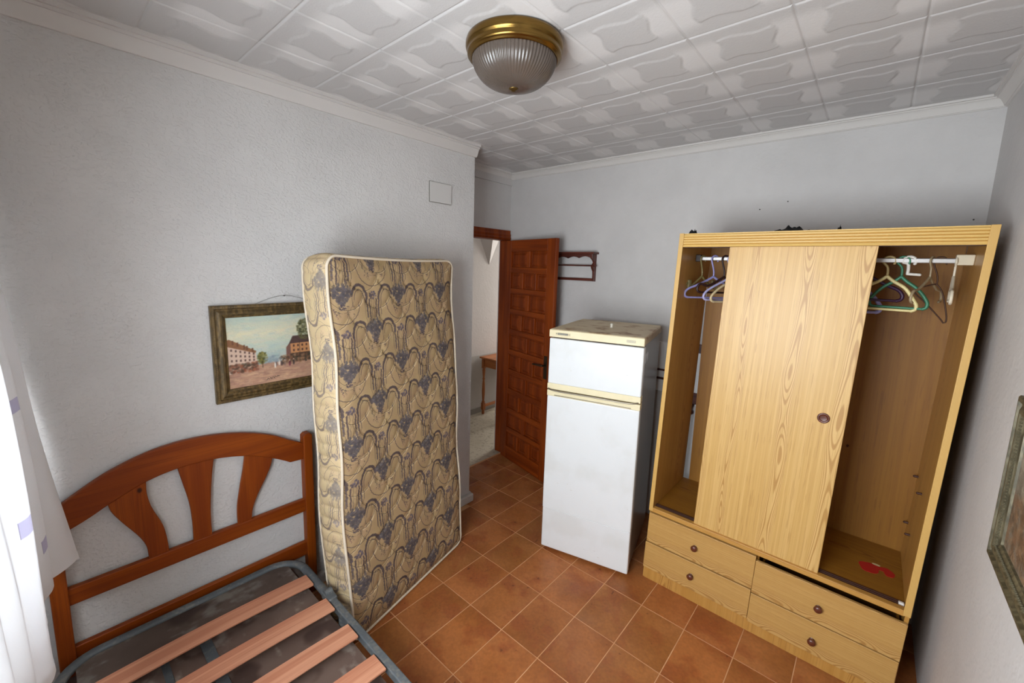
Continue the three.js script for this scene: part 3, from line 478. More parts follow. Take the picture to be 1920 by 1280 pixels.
// ---------------------------------------------------------------- slatted bed base
{
  const bed = tag(group('bed_base', [0, 0, 0]), 'dusty grey metal bed base with pinkish wooden slats', 'bed');
  const steel = std({ map: dtex(256, 256, (u, v) => { const a = fbm(u, v, 6, 6, 951, 4), b = fbm(u, v, 40, 40, 955, 2); let c = mix3([78, 84, 88], [104, 108, 110], a); c = mix3(c, [134, 128, 118], 0.6 * ss(0.5, 0.75, b * 0.5 + a * 0.5)); return c; }, true, 0.4, 0.4), roughness: 0.62, metalness: 0.2 });
  const dusty = std({ map: dtex(512, 512, (u, v) => { const a = fbm(u, v, 5, 5, 961, 5), b = fbm(u, v, 26, 18, 967, 4), c2 = fbm(u, v, 3, 9, 969, 4); let c = mix3([92, 70, 60], [124, 104, 92], a); c = mix3(c, [160, 150, 140], 0.7 * ss(0.52, 0.72, b * 0.55 + c2 * 0.45)); c = mix3(c, [62, 42, 34], 0.7 * ss(0.60, 0.75, fbm(u, v, 7, 7, 973, 3))); return c; }, true, 0.9, 0.9), roughness: 0.95 });
  const Y = 0.30, ZA = 2.205, ZB = 3.075;
  for (const z of [ZA, ZB]) mesh('side_rail', rbox(0.50, 1.98, Y - 0.035, Y, z - 0.016, z + 0.016, 0.006, 'x'), steel, bed);
  mesh('foot_rail', rbox(1.95, 1.98, Y - 0.035, Y, ZA + 0.016, ZB - 0.016, 0.006, 'z'), steel, bed);
  // head bow: a flat tube with rounded corners
  const r = 0.13, path = [[0.50, ZA]]; for (let k = 0; k <= 8; k++) { const a = k / 8 * Math.PI / 2; path.push([0.085 + r - r * Math.sin(a), ZA + r - r * Math.cos(a)]); } for (let k = 0; k <= 8; k++) { const a = k / 8 * Math.PI / 2; path.push([0.085 + r - r * Math.cos(a), ZB - r + r * Math.sin(a)]); } path.push([0.50, ZB]);
  const rings = path.map((p, i) => { const a = path[Math.max(0, i - 1)], b = path[Math.min(path.length - 1, i + 1)], L = Math.hypot(b[0] - a[0], b[1] - a[1]), n = [(b[1] - a[1]) / L, -(b[0] - a[0]) / L]; const ring = []; for (let k = 0; k < 12; k++) { const t = k / 12 * 2 * Math.PI; ring.push([p[0] + n[0] * 0.021 * Math.cos(t), Y - 0.012 + 0.014 * Math.sin(t), p[1] + n[1] * 0.021 * Math.cos(t)]); } return ring; });
  mesh('head_bow', uvw(toCreasedNormals(fixWinding(loft(rings, true)), 0.9), 'z'), steel, bed);
  for (const z of [ZA, ZB]) mesh('hinge_bracket', merge([new THREE.CylinderGeometry(0.022, 0.022, 0.035, 20).rotateX(Math.PI / 2).translate(0.475, Y + 0.0, z), rbox(0.45, 0.53, Y - 0.028, Y + 0.008, z - 0.022, z + 0.022, 0.008)]), steel, bed);
  mesh('dust_board', merge([rbox(0.10, 1.95, Y - 0.075, Y - 0.062, ZA + 0.02, ZB - 0.02, 0.002, 'x')]), dusty, bed).userData.label = 'dusty dark brown board under the slats';
  mesh('torn_fabric', rbox(0.10, 0.27, Y - 0.018, Y - 0.012, ZA + 0.05, ZB - 0.05, 0.002, 'z'), std({ map: dusty.map, color: srgb(200, 205, 205), roughness: 0.95 }), bed).userData.label = 'torn dusty grey fabric inside the head bow';
  mesh('centre_strap', rbox(0.10, 1.95, Y - 0.060, Y - 0.054, 2.632, 2.672, 0.001, 'x'), steel, bed);
  mesh('centre_strap', rbox(0.10, 1.95, Y - 0.060, Y - 0.054, 2.775, 2.80, 0.001, 'x'), steel, bed);
  const slat = (grooved) => { const n = 24, P = []; for (let k = 0; k <= n; k++) { const t = k / n; P.push([-t * (ZB - ZA - 0.05), 0.012 * Math.sin(Math.PI * t)]); } const lo = P.map(([a, b]) => [a, b - 0.009]).reverse(); const g = extr([...P, ...lo], 0.092, 0.0025); return uvw(g.rotateY(Math.PI / 2).translate(-0.046, 0, 0), 'z', [grooved, grooved * 0.4]); };
  const V = [slat(0), slat(0.13), slat(0.21)];
  [0.333, 0.552, 0.76, 0.972, 1.185, 1.4, 1.61, 1.82].forEach((x, k) => {
    const s = mesh('slat', V[k % 3], slatWood, bed); s.position.set(x, Y + 0.008, ZA + 0.025);
  });
  const leg = uvw(new THREE.CylinderGeometry(0.018, 0.016, Y - 0.03, 16).translate(0, (Y - 0.03) / 2, 0));
  for (const [x, z] of [[0.62, ZA], [0.62, ZB], [1.9, ZA], [1.9, ZB]]) mesh('leg', leg, steel, bed).position.set(x, 0, z);
}

// ---------------------------------------------------------------- mattress standing on its short end
{
  const print = ctex(1024, 1056, (g, W, H) => {
    const R = rng(211); g.fillStyle = '#b29a74'; g.fillRect(0, 0, W, H);
    for (let i = 0; i < 260; i++) { g.globalAlpha = 0.10; g.fillStyle = ['#bda57c', '#a68e68', '#c4ae86', '#ab9076'][i % 4]; const x = R() * W, y = R() * H, a = 40 + R() * 90; for (const ox of [-W, 0, W]) for (const oy of [-H, 0, H]) { g.beginPath(); g.ellipse(x + ox, y + oy, a, a * 0.7, R() * 3, 0, 7); g.fill(); } }
    g.globalAlpha = 1;
    const ink = '#54474a', ink2 = '#585060', ink3 = '#766759';
    { // quilting stitches with groove shade and a highlight painted in, on the same lattice as the quilted relief
      const PW = 0.175, PH = 0.09, Rr = 0.092, px = W / 0.35; g.lineWidth = 7; g.lineCap = 'round';
      const din = (x, y, j) => { for (let jj = j + 1; jj <= j + 4; jj++) { const ox = md(jj, 2) ? PW / 2 : 0, i = Math.round((x - ox) / PW), dx = x - i * PW - ox, dy = y - (jj * PH + 0.02); if (Math.hypot(dx, Math.min(0, dy) + Math.max(0, dy) * 0.55) < Rr - 0.001) return true; } return false; };
      for (let j = -3; j < 8; j++) for (let i = -2; i < 5; i++) { const cx = i * PW + (md(j, 2) ? PW / 2 : 0), cy = j * PH + 0.02; for (let k = 0; k < 48; k++) { const t0 = Math.PI * (1 + k / 48), t1 = Math.PI * (1 + (k + 1) / 48), x0 = cx + Rr * Math.cos(t0), y0 = cy + Rr * Math.sin(t0), x1 = cx + Rr * Math.cos(t1), y1 = cy + Rr * Math.sin(t1); if (din(x0, y0, j) || din(x1, y1, j)) continue; const q = (x, y, c, o) => { g.strokeStyle = c; g.beginPath(); g.moveTo((x0 + 0.03) * px, H - y0 * px + o); g.lineTo((x1 + 0.03) * px, H - y1 * px + o); g.stroke(); }; g.globalAlpha = 0.8; q(x0, y0, '#cdb892', 8); q(x0, y0, '#5e4c3c', 0); } }
      g.globalAlpha = 1;
    }
    const line = (pts, w, c, a = 0.9) => { g.globalAlpha = a; g.strokeStyle = c; g.lineWidth = w; g.lineCap = 'round'; g.lineJoin = 'round'; g.beginPath(); pts.forEach((p, i) => i ? g.lineTo(...p) : g.moveTo(...p)); g.stroke(); g.globalAlpha = 1; };
    const blob = (x, y, rx, ry, c, a) => { g.globalAlpha = a; g.fillStyle = c; g.beginPath(); g.ellipse(x, y, rx, ry, R() * 3, 0, 7); g.fill(); g.globalAlpha = 1; };
    const motif = (cx, cy) => {
      const A = (x, y) => [cx + x, cy + y];
      // beaded columns and the small posy between two arches
      for (const x of [-60, -22, 24, 62]) { const p = []; for (let i = 0; i <= 24; i++) p.push(A(512 + x + 6 * Math.sin(i * 0.9 + x), 60 + i * 13)); line(p, Math.abs(x) > 30 ? 15 : 9, Math.abs(x) > 30 ? ink : ink3, 0.72); if (Math.abs(x) > 30) for (let i = 0; i < 16; i++) blob(...A(512 + x + (R() - 0.5) * 10, 75 + i * 20), 11 + R() * 6, 9 + R() * 4, ink, 0.7); }
      for (let i = 0; i < 40; i++) { const t = R() * 6.28, q = Math.sqrt(R()); blob(cx + 512 + 62 * q * Math.cos(t), cy + 10 + 56 * q * Math.sin(t), 10 + R() * 9, 9 + R() * 8, [ink2, '#6d6478', ink][i % 3], 0.55); }
      for (const s of [-1, 1]) {
        const arc = (rx, ry, a0, a1, oy, n = 40) => { const o = []; for (let i = 0; i <= n; i++) { const t = a0 + (a1 - a0) * i / n; o.push(A(s * (270 + rx * Math.cos(t)), oy - ry * Math.sin(t))); } return o; };
        line([A(s * 390, 330), A(s * 396, 200), ...arc(126, 190, 0, Math.PI, 60), A(s * 150, 160)], 11, ink3, 0.75);
        line([A(s * 356, 300), A(s * 360, 160), ...arc(92, 140, 0, Math.PI, 60)], 10, ink, 0.8);
        arc(136, 204, 0.0, Math.PI * 0.9, 60, 30).forEach(([x, y]) => blob(x + (R() - 0.5) * 8, y + (R() - 0.5) * 8, 17 + R() * 8, 15 + R() * 8, ink, 0.72));
        for (let i = 0; i < 13; i++) blob(...A(s * (398 + R() * 10), 70 + i * 21), 13 + R() * 6, 10 + R() * 5, i % 3 ? ink : ink2, 0.7);
        // shield below the bouquet
        const sc = []; for (let i = 0; i <= 30; i++) { const t = i / 30 * Math.PI / 2; sc.push(A(s * (262 * Math.cos(t) + 5 * Math.sin(i * 1.7)), 100 + 300 * Math.sin(t))); } line(sc, 11, ink, 0.75);
        const sc2 = []; for (let i = 0; i <= 24; i++) { const t = i / 24 * Math.PI / 2; sc2.push(A(s * (170 * Math.cos(t) + 9 * Math.sin(i * 1.1)), 60 + 190 * Math.sin(t))); } line(sc2, 7, ink3, 0.7);
        for (let k = 0; k < 4; k++) { const p = []; for (let i = 0; i <= 8; i++) p.push(A(s * (24 + k * 30 + i * (1 + k) * 1.4), -150 - i * 15 + k * 12)); line(p, 8, ink3, 0.7); }
        for (let k = 0; k < 6; k++) { const p = [], x = 30 + R() * 150, y = 150 + R() * 120; for (let i = 0; i < 7; i++) p.push(A(s * (x + 12 * Math.sin(i)), y + i * 10)); line(p, 7, R() < 0.3 ? '#6e4c54' : ink3, 0.6); blob(...p[0], 10, 9, ink, 0.6); }
      }
      for (let i = 0; i < 230; i++) { const t = R() * 6.28, q = Math.pow(R(), 0.62), y = Math.sin(t); blob(cx + (y > 0 ? 120 - 60 * y * q : 150) * q * Math.cos(t), cy - 10 + 150 * q * y, 13 + R() * 13, 11 + R() * 10, ['#55505a', '#5e5860', '#474248', '#6c666a', '#524a4c'][Math.floor(R() * 5)], 0.5); }
      for (let i = 0; i < 16; i++) blob(cx + (R() - 0.5) * 90, cy + 130 + R() * 70, 9 + R() * 8, 8 + R() * 7, '#4e4450', 0.65);
    };
    for (const ox of [-W, 0, W]) for (const oy of [-H, 0, H]) { motif(W * 0.25 + ox, H * 0.25 + oy); motif(W * 0.75 + ox, H * 0.75 + oy); }
  }, 0.35, 0.36);
  const faceMat = std({ map: print, color: srgb(236, 230, 222), roughness: 0.85 });
  const sidePrint = ctex(512, 512, (g, W, H) => { g.fillStyle = '#ecd8aa'; g.fillRect(0, 0, W, H); g.globalAlpha = 0.68; g.drawImage(print.image, 0, 0, W, H); g.globalAlpha = 1; }, 0.30, 0.33);  // paler copy of the face print, window light put into the border colour
  const sideMat = std({ map: sidePrint, roughness: 0.75 });
  const pipeMat = std({ color: srgb(214, 200, 178), roughness: 0.8 });
  const W = 0.906, L = 1.89, T = 0.205, RC = 0.055;
  const m = tag(group('mattress', [0.569, 0.013, 2.118]), 'worn beige mattress with purple damask print standing on end', 'mattress');
  const a = -0.225, ln = 0.056, nh = new THREE.Vector3(Math.cos(a), 0, Math.sin(a)), far = new THREE.Vector3(Math.sin(a), 0, -Math.cos(a)), Yv = new THREE.Vector3(0, 1, 0);
  const up = Yv.clone().multiplyScalar(Math.cos(ln)).addScaledVector(nh, -Math.sin(ln)), nn = nh.clone().multiplyScalar(Math.cos(ln)).addScaledVector(Yv, Math.sin(ln));
  m.quaternion.setFromRotationMatrix(new THREE.Matrix4().makeBasis(far, up, nn));
  // outline of the face as a rounded rectangle; e = 0 on the edge
  const outline = (n) => { const o = []; const cs = [[W - RC, RC, -Math.PI / 2], [W - RC, L - RC, 0], [RC, L - RC, Math.PI / 2], [RC, RC, Math.PI]]; const sideN = [70, 40, 70, 40]; cs.forEach(([cx, cy, a0], k) => { for (let i = 0; i <= 8; i++) { const t = a0 + i / 8 * Math.PI / 2; o.push([cx + RC * Math.cos(t), cy + RC * Math.sin(t)]); } const nx = cs[(k + 1) % 4], p = o[o.length - 1], q = [nx[0] + RC * Math.cos(nx[2]), nx[1] + RC * Math.sin(nx[2])]; for (let i = 1; i < sideN[k]; i++) o.push([mix(p[0], q[0], i / sideN[k]), mix(p[1], q[1], i / sideN[k])]); }); return o; };
  const wob = (x, y, z) => {                                           // soft unevenness of an old mattress
    const e = Math.min(1, Math.min(x, W - x) / 0.3); const s = Math.sin(y * 6.2 + 0.7) * 0.007 + Math.sin(y * 13 + 1.9) * 0.004;
    const dx = (x < W * 0.2 ? 1 : x > W * 0.8 ? -0.6 : 0) * (Math.sin(y * 9.5) * 0.004 + Math.sin(y * 4.1 + 2) * 0.004) * ss(0, 0.1, y);
    const top = -0.02 * ss(L - 0.35, L, y) * Math.sin(Math.PI * Math.min(1, x / W)) * 0.9;
    return [x + dx, y + top * 0.6, z + s * (0.4 + 0.6 * (1 - e)) * ss(0.02, 0.3, y)];
  };
  const quilt = (x, y) => {                                            // hanging scallops, upper rows lap over lower ones
    const PW = 0.175, PH = 0.09, Rr = 0.092; let best = 0;
    const j0 = Math.floor(y / PH);
    for (let j = j0 + 3; j >= j0 - 1; j--) { const ox = md(j, 2) ? PW / 2 : 0, i = Math.round((x - ox) / PW), cx = i * PW + ox, cy = j * PH + 0.02, dx = x - cx, dy = y - cy, d = Math.hypot(dx, Math.min(0, dy) * 1.0 + Math.max(0, dy) * 0.55); if (d < Rr) { best = Rr - d; break; } }
    return 0.011 * Math.sqrt(Math.min(1, best / 0.03)) * (0.8 + 0.2 * Math.sin(x * 31 + y * 17));
  };
  const panel = (z0, s) => {                                           // quilted face
    const nx = 110, ny = 230, pos = [], uv = [], idx = [], inset = 0.002;
    for (let j = 0; j <= ny; j++) for (let i = 0; i <= nx; i++) {
      let x = inset + (W - 2 * inset) * i / nx, y = inset + (L - 2 * inset) * j / ny;
      const cx = x < RC ? RC : x > W - RC ? W - RC : x, cy = y < RC ? RC : y > L - RC ? L - RC : y; const dx = x - cx, dy = y - cy, d = Math.max(Math.abs(dx), Math.abs(dy)), h = Math.hypot(dx, dy);
      if (dx && dy && h > 0) { const k = d / h; x = cx + dx * k; y = cy + dy * k; }
      const e = Math.min(x, W - x, y, L - y), z = z0 + s * (0.016 * ss(0, 0.09, e) + quilt(x, y) * ss(0.004, 0.035, e)); const w = wob(x, y, z); pos.push(...w); uv.push(x + (s < 0 ? 0.1 : 0.03), y);
    }
    for (let j = 0; j < ny; j++) for (let i = 0; i < nx; i++) { const q = j * (nx + 1) + i; if (s > 0) idx.push(q, q + 1, q + nx + 2, q, q + nx + 2, q + nx + 1); else idx.push(q, q + nx + 2, q + 1, q, q + nx + 1, q + nx + 2); }
    const g = new THREE.BufferGeometry(); g.setAttribute('position', new THREE.Float32BufferAttribute(pos, 3)); g.setAttribute('uv', new THREE.Float32BufferAttribute(uv, 2)); g.setIndex(idx); g.computeVertexNormals(); return g;
  };
  mesh('quilted_panel', panel(-0.022, 1), faceMat, m); mesh('quilted_panel', panel(-T + 0.022, -1), faceMat, m);
  { // border band with stitched channels across it
    const O = outline(), n = O.length, nz = 20, pos = [], uv = [], idx = []; let s = 0; const cum = [0]; for (let i = 1; i <= n; i++) { const p = O[i - 1], q = O[i % n]; s += Math.hypot(q[0] - p[0], q[1] - p[1]); cum.push(s); }
    // refine so that every channel shows
    const N = 900; for (let k = 0; k <= N; k++) { const t = (k % N) / N * s; let i = 0; while (cum[i + 1] < t) i++; const f = (t - cum[i]) / (cum[i + 1] - cum[i]), p = O[i], q = O[(i + 1) % n], x = mix(p[0], q[0], f), y = mix(p[1], q[1], f); const cx = Math.min(Math.max(x, RC), W - RC), cy = Math.min(Math.max(y, RC), L - RC); let nx = x - cx, ny = y - cy; const h = Math.hypot(nx, ny) || 1; nx /= h; ny /= h;
      for (let j = 0; j <= nz; j++) { const v = j / nz, z = mix(-T + 0.02, -0.02, v), ch = Math.abs(Math.sin(Math.PI * k / N * s / 0.062)), b = (0.010 * Math.sqrt(ch) + 0.006) * Math.pow(Math.sin(Math.PI * v), 0.5); const w = wob(x + nx * b, y + ny * b, z); pos.push(...w); uv.push(z + 0.13, k / N * s); } }
    for (let k = 0; k < N; k++) for (let j = 0; j < nz; j++) { const q = k * (nz + 1) + j; idx.push(q, q + nz + 1, q + nz + 2, q, q + nz + 2, q + 1); }
    const g = new THREE.BufferGeometry(); g.setAttribute('position', new THREE.Float32BufferAttribute(pos, 3)); g.setAttribute('uv', new THREE.Float32BufferAttribute(uv, 2)); g.setIndex(idx); g.computeVertexNormals();
    mesh('border', g, sideMat, m);
  }
  for (const z of [-0.020, -T + 0.020]) { const O = outline().map(([x, y]) => new THREE.Vector3(...wob(x, y, z))); mesh('piping', new THREE.TubeGeometry(new THREE.CatmullRomCurve3(O, true, 'centripetal'), 700, 0.0065, 8, true), pipeMat, m); }
}

// ---------------------------------------------------------------- refrigerator
{
  const f = tag(group('refrigerator', [0.774, 0, 0.906], 0.246), 'old white two-door refrigerator with yellowed cream trim', 'refrigerator');
  const W = 0.578, D = 0.655, H = 1.50, DT = 0.055;                    // local: z = 0 is the doors' face
  const enamel = phys({ map: dtex(512, 512, (u, v) => { const a = fbm(u, v, 5, 5, 1001, 4), b = fbm(u, v, 60, 60, 1007, 2), d = fbm(u, v, 9, 30, 1009, 3); let c = mix3([226, 228, 228], [220, 221, 219], ss(0.45, 0.8, a)); c = mix3(c, [190, 186, 174], 0.35 * ss(0.78, 0.86, b * 0.5 + d * 0.5)); return c; }, true, 0.7, 0.7), roughness: 0.3, clearcoat: 0.4, clearcoatRoughness: 0.2 });
  const side = phys({ color: srgb(140, 130, 116), roughness: 0.38, clearcoat: 0.3, clearcoatRoughness: 0.25 });  // cabinet darkened in colour, standing for shade on its side
  const cream = std({ map: dtex(256, 256, (u, v) => { const a = fbm(u, v, 6, 6, 1021, 4); return mix3([224, 210, 170], [234, 222, 186], a); }, true, 0.5, 0.5), roughness: 0.5 });
  const topTex = dtex(512, 512, (u, v) => { const a = fbm(u, v, 5, 5, 1031, 5), b = fbm(u, v, 9, 9, 1037, 4), c2 = fbm(u, v, 40, 40, 1039, 2); let c = mix3([204, 184, 148], [216, 200, 166], a); c = mix3(c, [170, 134, 92], 0.7 * ss(0.50, 0.74, b)); c = mix3(c, [120, 82, 52], 0.55 * ss(0.64, 0.76, b) * ss(0.4, 0.6, c2)); return c; }, true, 0.7, 0.7);
  const dark = std({ color: srgb(66, 60, 56), roughness: 0.6 });
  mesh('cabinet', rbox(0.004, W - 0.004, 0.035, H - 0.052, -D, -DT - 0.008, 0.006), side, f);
  mesh('gasket', merge([rbox(0.015, W - 0.015, 0.06, 1.105, -DT - 0.010, -DT + 0.004, 0.002), rbox(0.015, W - 0.015, 1.115, H - 0.056, -DT - 0.010, -DT + 0.004, 0.002)]), dark, f);
  const top = mesh('top_cover', merge([rbox(-0.002, W + 0.002, H - 0.052, H, -D - 0.004, 0.004, 0.012, 'z', [0.2, 0.1], 4)]), std({ map: topTex, roughness: 0.5 }), f); top.userData.label = 'stained cream plastic top';
  mesh('fascia', rbox(0.0, W, H - 0.050, H - 0.004, 0.0, 0.008, 0.004, 'x'), cream, f);
  const d1 = mesh('freezer_door', rbox(0, W, 1.150, H - 0.058, -DT, 0, 0.008, 'y', [0, 0], 3), enamel, f);
  const d2 = mesh('refrigerator_door', merge([rbox(0, W, 0.298, 1.072, -DT, 0, 0.008, 'y', [0.3, 0.1], 3), rbox(0.001, W - 0.001, 0.022, 0.302, -DT, -0.0025, 0.008, 'y', [0.1, 0.5], 3)]), enamel, f);
  mesh('trim', rbox(-0.001, W + 0.001, 1.114, 1.152, -DT, 0.003, 0.004, 'x'), cream, d1);
  mesh('trim', rbox(-0.001, W + 0.001, 1.070, 1.108, -DT, 0.003, 0.004, 'x'), cream, d2);
  mesh('crease', rbox(0.015, W - 0.012, 0.297, 0.3015, -0.004, 0.0015, 0.001, 'x'), enamel, d2);
  const chrome = std({ color: srgb(150, 142, 126), metalness: 0.9, roughness: 0.35 });
  mesh('handle', ctube([[0.008, 1.117, 0.002], [0.03, 1.113, 0.014], [0.06, 1.110, 0.016], [W / 2, 1.110, 0.016], [W - 0.06, 1.110, 0.016], [W - 0.035, 1.113, 0.014], [W - 0.012, 1.117, 0.002]], 0.0045, 40, 8), chrome, d1);
  mesh('handle', merge([rbox(0.05, W - 0.05, 1.077, 1.081, 0.002, 0.009, 0.001, 'x')]), chrome, d2);
  const badge = (w, draw) => ctex(256, 64, draw);
  const b1 = badge(0.1, (g, Wc, Hc) => { g.fillStyle = '#d8cba4'; g.fillRect(0, 0, Wc, Hc); g.fillStyle = '#55524c'; g.beginPath(); g.roundRect(38, 14, 180, 36, 8); g.fill(); g.beginPath(); g.arc(20, 32, 10, 0, 7); g.fill(); g.beginPath(); g.arc(238, 32, 8, 0, 7); g.fill(); g.fillStyle = '#b9b4a6'; const R = rng(5); for (let i = 0; i < 11; i++) { g.fillRect(48 + i * 15, 22 + (i ? 4 : 0), 4, 20 - (i ? 4 : 0)); if (i % 3) g.fillRect(48 + i * 15, 26 + (i % 2) * 8, 9, 4); g.fillRect(56 + i * 15, 27, 3, 15); } });
  const b2 = badge(0.06, (g, Wc, Hc) => { g.fillStyle = '#c9bd9a'; g.fillRect(0, 0, Wc, Hc); g.strokeStyle = '#6f695c'; g.lineWidth = 5; g.strokeRect(10, 12, Wc - 20, Hc - 24); g.fillStyle = '#6f695c'; for (let i = 0; i < 8; i++) { g.fillRect(40 + i * 23, 24, 6, 18); g.fillRect(40 + i * 23, 24 + (i % 3) * 7, 14, 4); } });
  mesh('badge', new THREE.BoxGeometry(0.095, 0.02, 0.003).translate(0.09, H - 0.027, 0.0088), std({ map: b1, roughness: 0.4 }), f);
  mesh('badge', new THREE.BoxGeometry(0.05, 0.016, 0.003).translate(W - 0.075, H - 0.027, 0.0088), std({ map: b2, roughness: 0.4 }), f);
  for (const z of [-0.095, -0.155]) { const o = []; for (let i = 0; i < 20; i++) { const t = i / 20 * 2 * Math.PI; o.push([0.016 * Math.sin(t) * (1 - 0.45 * Math.cos(t + Math.PI)) , 0.032 * Math.cos(t)]); } mesh('white_mark', extr(o, 0.0015, 0).rotateY(Math.PI / 2).translate(W - 0.0042, 1.365, z), std({ color: srgb(236, 238, 244), roughness: 0.4 }), f); }  // two white teardrop marks on the cabinet side
  for (const [x, z] of [[0.05, -0.06], [W - 0.05, -0.06], [0.05, -D + 0.05], [W - 0.05, -D + 0.05]]) mesh('foot', new THREE.CylinderGeometry(0.016, 0.018, 0.036, 14).translate(x, 0.018, z), dark, f);
  const cap = tag(mesh('plastic_cap', lathe([[0, 0], [0.009, 0], [0.010, 0.004], [0.008, 0.012], [0.010, 0.020], [0.008, 0.027], [0, 0.029]], 20), std({ color: srgb(235, 230, 215), roughness: 0.4 })), 'small white plastic cap standing on the refrigerator top', 'cap');
  cap.position.set(1.007, H, 0.545);
}

// ---------------------------------------------------------------- wardrobe (racked: it leans to one side as it rises)
const WX = 1.394, WZ = 0.682, RACK = 0.027, WW = 1.149, WH = 2.079, WD = 0.523;
{
  const wd = tag(group('wardrobe', [WX, 0, WZ]), 'pale ash wardrobe with one sliding door, four drawers and open sides', 'wardrobe');
  const shear = new THREE.Matrix4().set(1, RACK, 0, 0, 0, 1, 0, 0, 0, 0, 1, 0, 0, 0, 0, 1);
  const part = (name, geo, mat, parent = wd) => mesh(name, geo.applyMatrix4(shear), mat, parent);
  const S = 0.018;
  const dk = std({ color: srgb(70, 38, 26), roughness: 0.5 });
  for (const x of [0, WW - S]) part('side_panel', merge([rbox(x, x + S, 0.452, WH, -WD, 0, 0.0015), rbox(x + (x ? 0.003 : 0), x + S - (x ? 0 : 0.003), 0.0, 0.452, -WD, -0.012, 0.0015)]), ashPlain);
  for (const [p, q] of [[-0.001, S + 0.004], [WW - S - 0.006, WW + 0.001]]) part('edge_strip', rbox(p, q, 0.452, WH + 0.001, -0.001, 0.005, 0.002), std({ color: srgb(206, 164, 92), roughness: 0.4 }));
  // fluted top rail
  const pr = [[0, 0], [0.012, 0], [0.014, 0.004], [0.012, 0.012]]; for (let k = 0; k < 4; k++) { const y = 0.017 + k * 0.0125; pr.push([0.007, y - 0.003], [0.013, y], [0.013, y + 0.007]); } pr.push([0.006, 0.066], [0.006, 0.071], [0, 0.071]);
  part('top_rail', sweep(pr, [S, WH - 0.071, -0.012], [WW - S, WH - 0.071, -0.012], [0, 0, 1]), std({ color: srgb(214, 174, 98), roughness: 0.4 }));
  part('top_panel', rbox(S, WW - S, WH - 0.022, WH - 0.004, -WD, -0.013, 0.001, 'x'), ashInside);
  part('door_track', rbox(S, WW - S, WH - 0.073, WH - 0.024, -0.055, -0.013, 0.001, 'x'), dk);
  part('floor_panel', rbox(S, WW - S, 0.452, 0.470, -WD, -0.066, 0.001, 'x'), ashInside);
  part('front_sill', rbox(S, WW - S, 0.447, 0.474, -0.03, 0.003, 0.003, 'x'), ashPlain);
  part('door_track', merge([rbox(S, WW - S, 0.452, 0.4735, -0.066, -0.055, 0.001, 'x'), rbox(S, WW - S, 0.452, 0.462, -0.055, -0.03, 0.001, 'x'), rbox(S, WW - S, 0.462, 0.4735, -0.046, -0.042, 0.001, 'x')]), dk);
  part('track_plug', rbox(WW - S - 0.022, WW - S - 0.002, 0.463, 0.478, -0.056, -0.040, 0.004), std({ color: srgb(236, 230, 222), roughness: 0.4 }));
  // back: a hardboard sheet that did not follow the racking, so a slit opens on one side
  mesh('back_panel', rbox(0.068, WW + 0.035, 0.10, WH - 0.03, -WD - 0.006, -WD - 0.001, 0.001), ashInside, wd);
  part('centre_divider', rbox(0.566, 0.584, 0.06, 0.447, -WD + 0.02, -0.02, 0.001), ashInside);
  part('plinth', rbox(S - 0.01, WW - 0.006, 0.0, 0.088, -0.026, -0.009, 0.002, 'y', [0.4, 0.2]), ashPlain);
  // hanging rod and its sockets
  const rodMat = std({ color: srgb(196, 192, 188), metalness: 0.6, roughness: 0.4 });
  part('hanging_rod', rbox(S + 0.012, WW - S - 0.02, 1.945, 1.967, -0.258, -0.246, 0.005, 'x'), rodMat);
  part('rod_socket', rbox(S, S + 0.03, 1.938, 1.978, -0.268, -0.236, 0.004), std({ color: srgb(48, 34, 30), roughness: 0.5 }));
  part('rod_socket', rbox(WW - S - 0.055, WW - S, 1.938, 1.982, -0.268, -0.236, 0.004), std({ color: srgb(220, 206, 178), roughness: 0.5 }));
  for (const [y, z] of [[0.905, -0.258], [0.655, -0.345], [0.905, -0.478], [0.655, -0.478]]) part('shelf_peg', ctube([[WW - S - 0.014, y, z], [WW - S + 0.002, y, z]], 0.006, 4), dk);
  part('shelf_peg', ctube([[0.845, 0.965, -WD - 0.002], [0.845, 0.965, -WD + 0.008]], 0.006, 4), dk);
  // sliding door with a round cup handle
  const door = part('sliding_door', rbox(0.252, 0.824, 0.466, 2.010, -0.030, -0.013, 0.0015, 'y', [-0.252, 0.2]), ash);
  const cup = lathe([[0, 0.0008], [0.012, 0.0008], [0.0145, 0.002], [0.017, 0.0045], [0.021, 0.005], [0.024, 0.003], [0.0245, 0]], 32).rotateX(Math.PI / 2).translate(0.743, 1.229, -0.013);
  part('handle', cup, knobMat, door);
  // drawers, the pair on one side has dropped
  const knob = () => lathe([[0, 0.027], [0.009, 0.0265], [0.015, 0.023], [0.0175, 0.018], [0.016, 0.013], [0.009, 0.009], [0.008, 0.003], [0.013, 0.001], [0.013, 0]], 28).rotateX(Math.PI / 2);
  const drawer = (x0, x1, y0, y1, tilt, off, kx, ky, z = 0.008) => {
    const g = rbox(x0, x1, y0, y1, -0.010, z, 0.0025, 'x', [0.040 - y0, off[1]]); const M = new THREE.Matrix4().makeTranslation((x0 + x1) / 2, (y0 + y1) / 2, 0).multiply(new THREE.Matrix4().makeRotationZ(tilt)).multiply(new THREE.Matrix4().makeTranslation(-(x0 + x1) / 2, -(y0 + y1) / 2, 0));
    const d = part('drawer', g.applyMatrix4(M), ashDraw);
    part('drawer_box', merge([rbox(x0 + 0.02, x1 - 0.02, y0 + 0.02, y0 + 0.028, -WD + 0.05, -0.011, 0.001, 'x'), rbox(x0 + 0.02, x0 + 0.03, y0 + 0.02, y1 - 0.035, -WD + 0.05, -0.011, 0.001, 'z'), rbox(x1 - 0.03, x1 - 0.02, y0 + 0.02, y1 - 0.035, -WD + 0.05, -0.011, 0.001, 'z')]), ashInside, d);
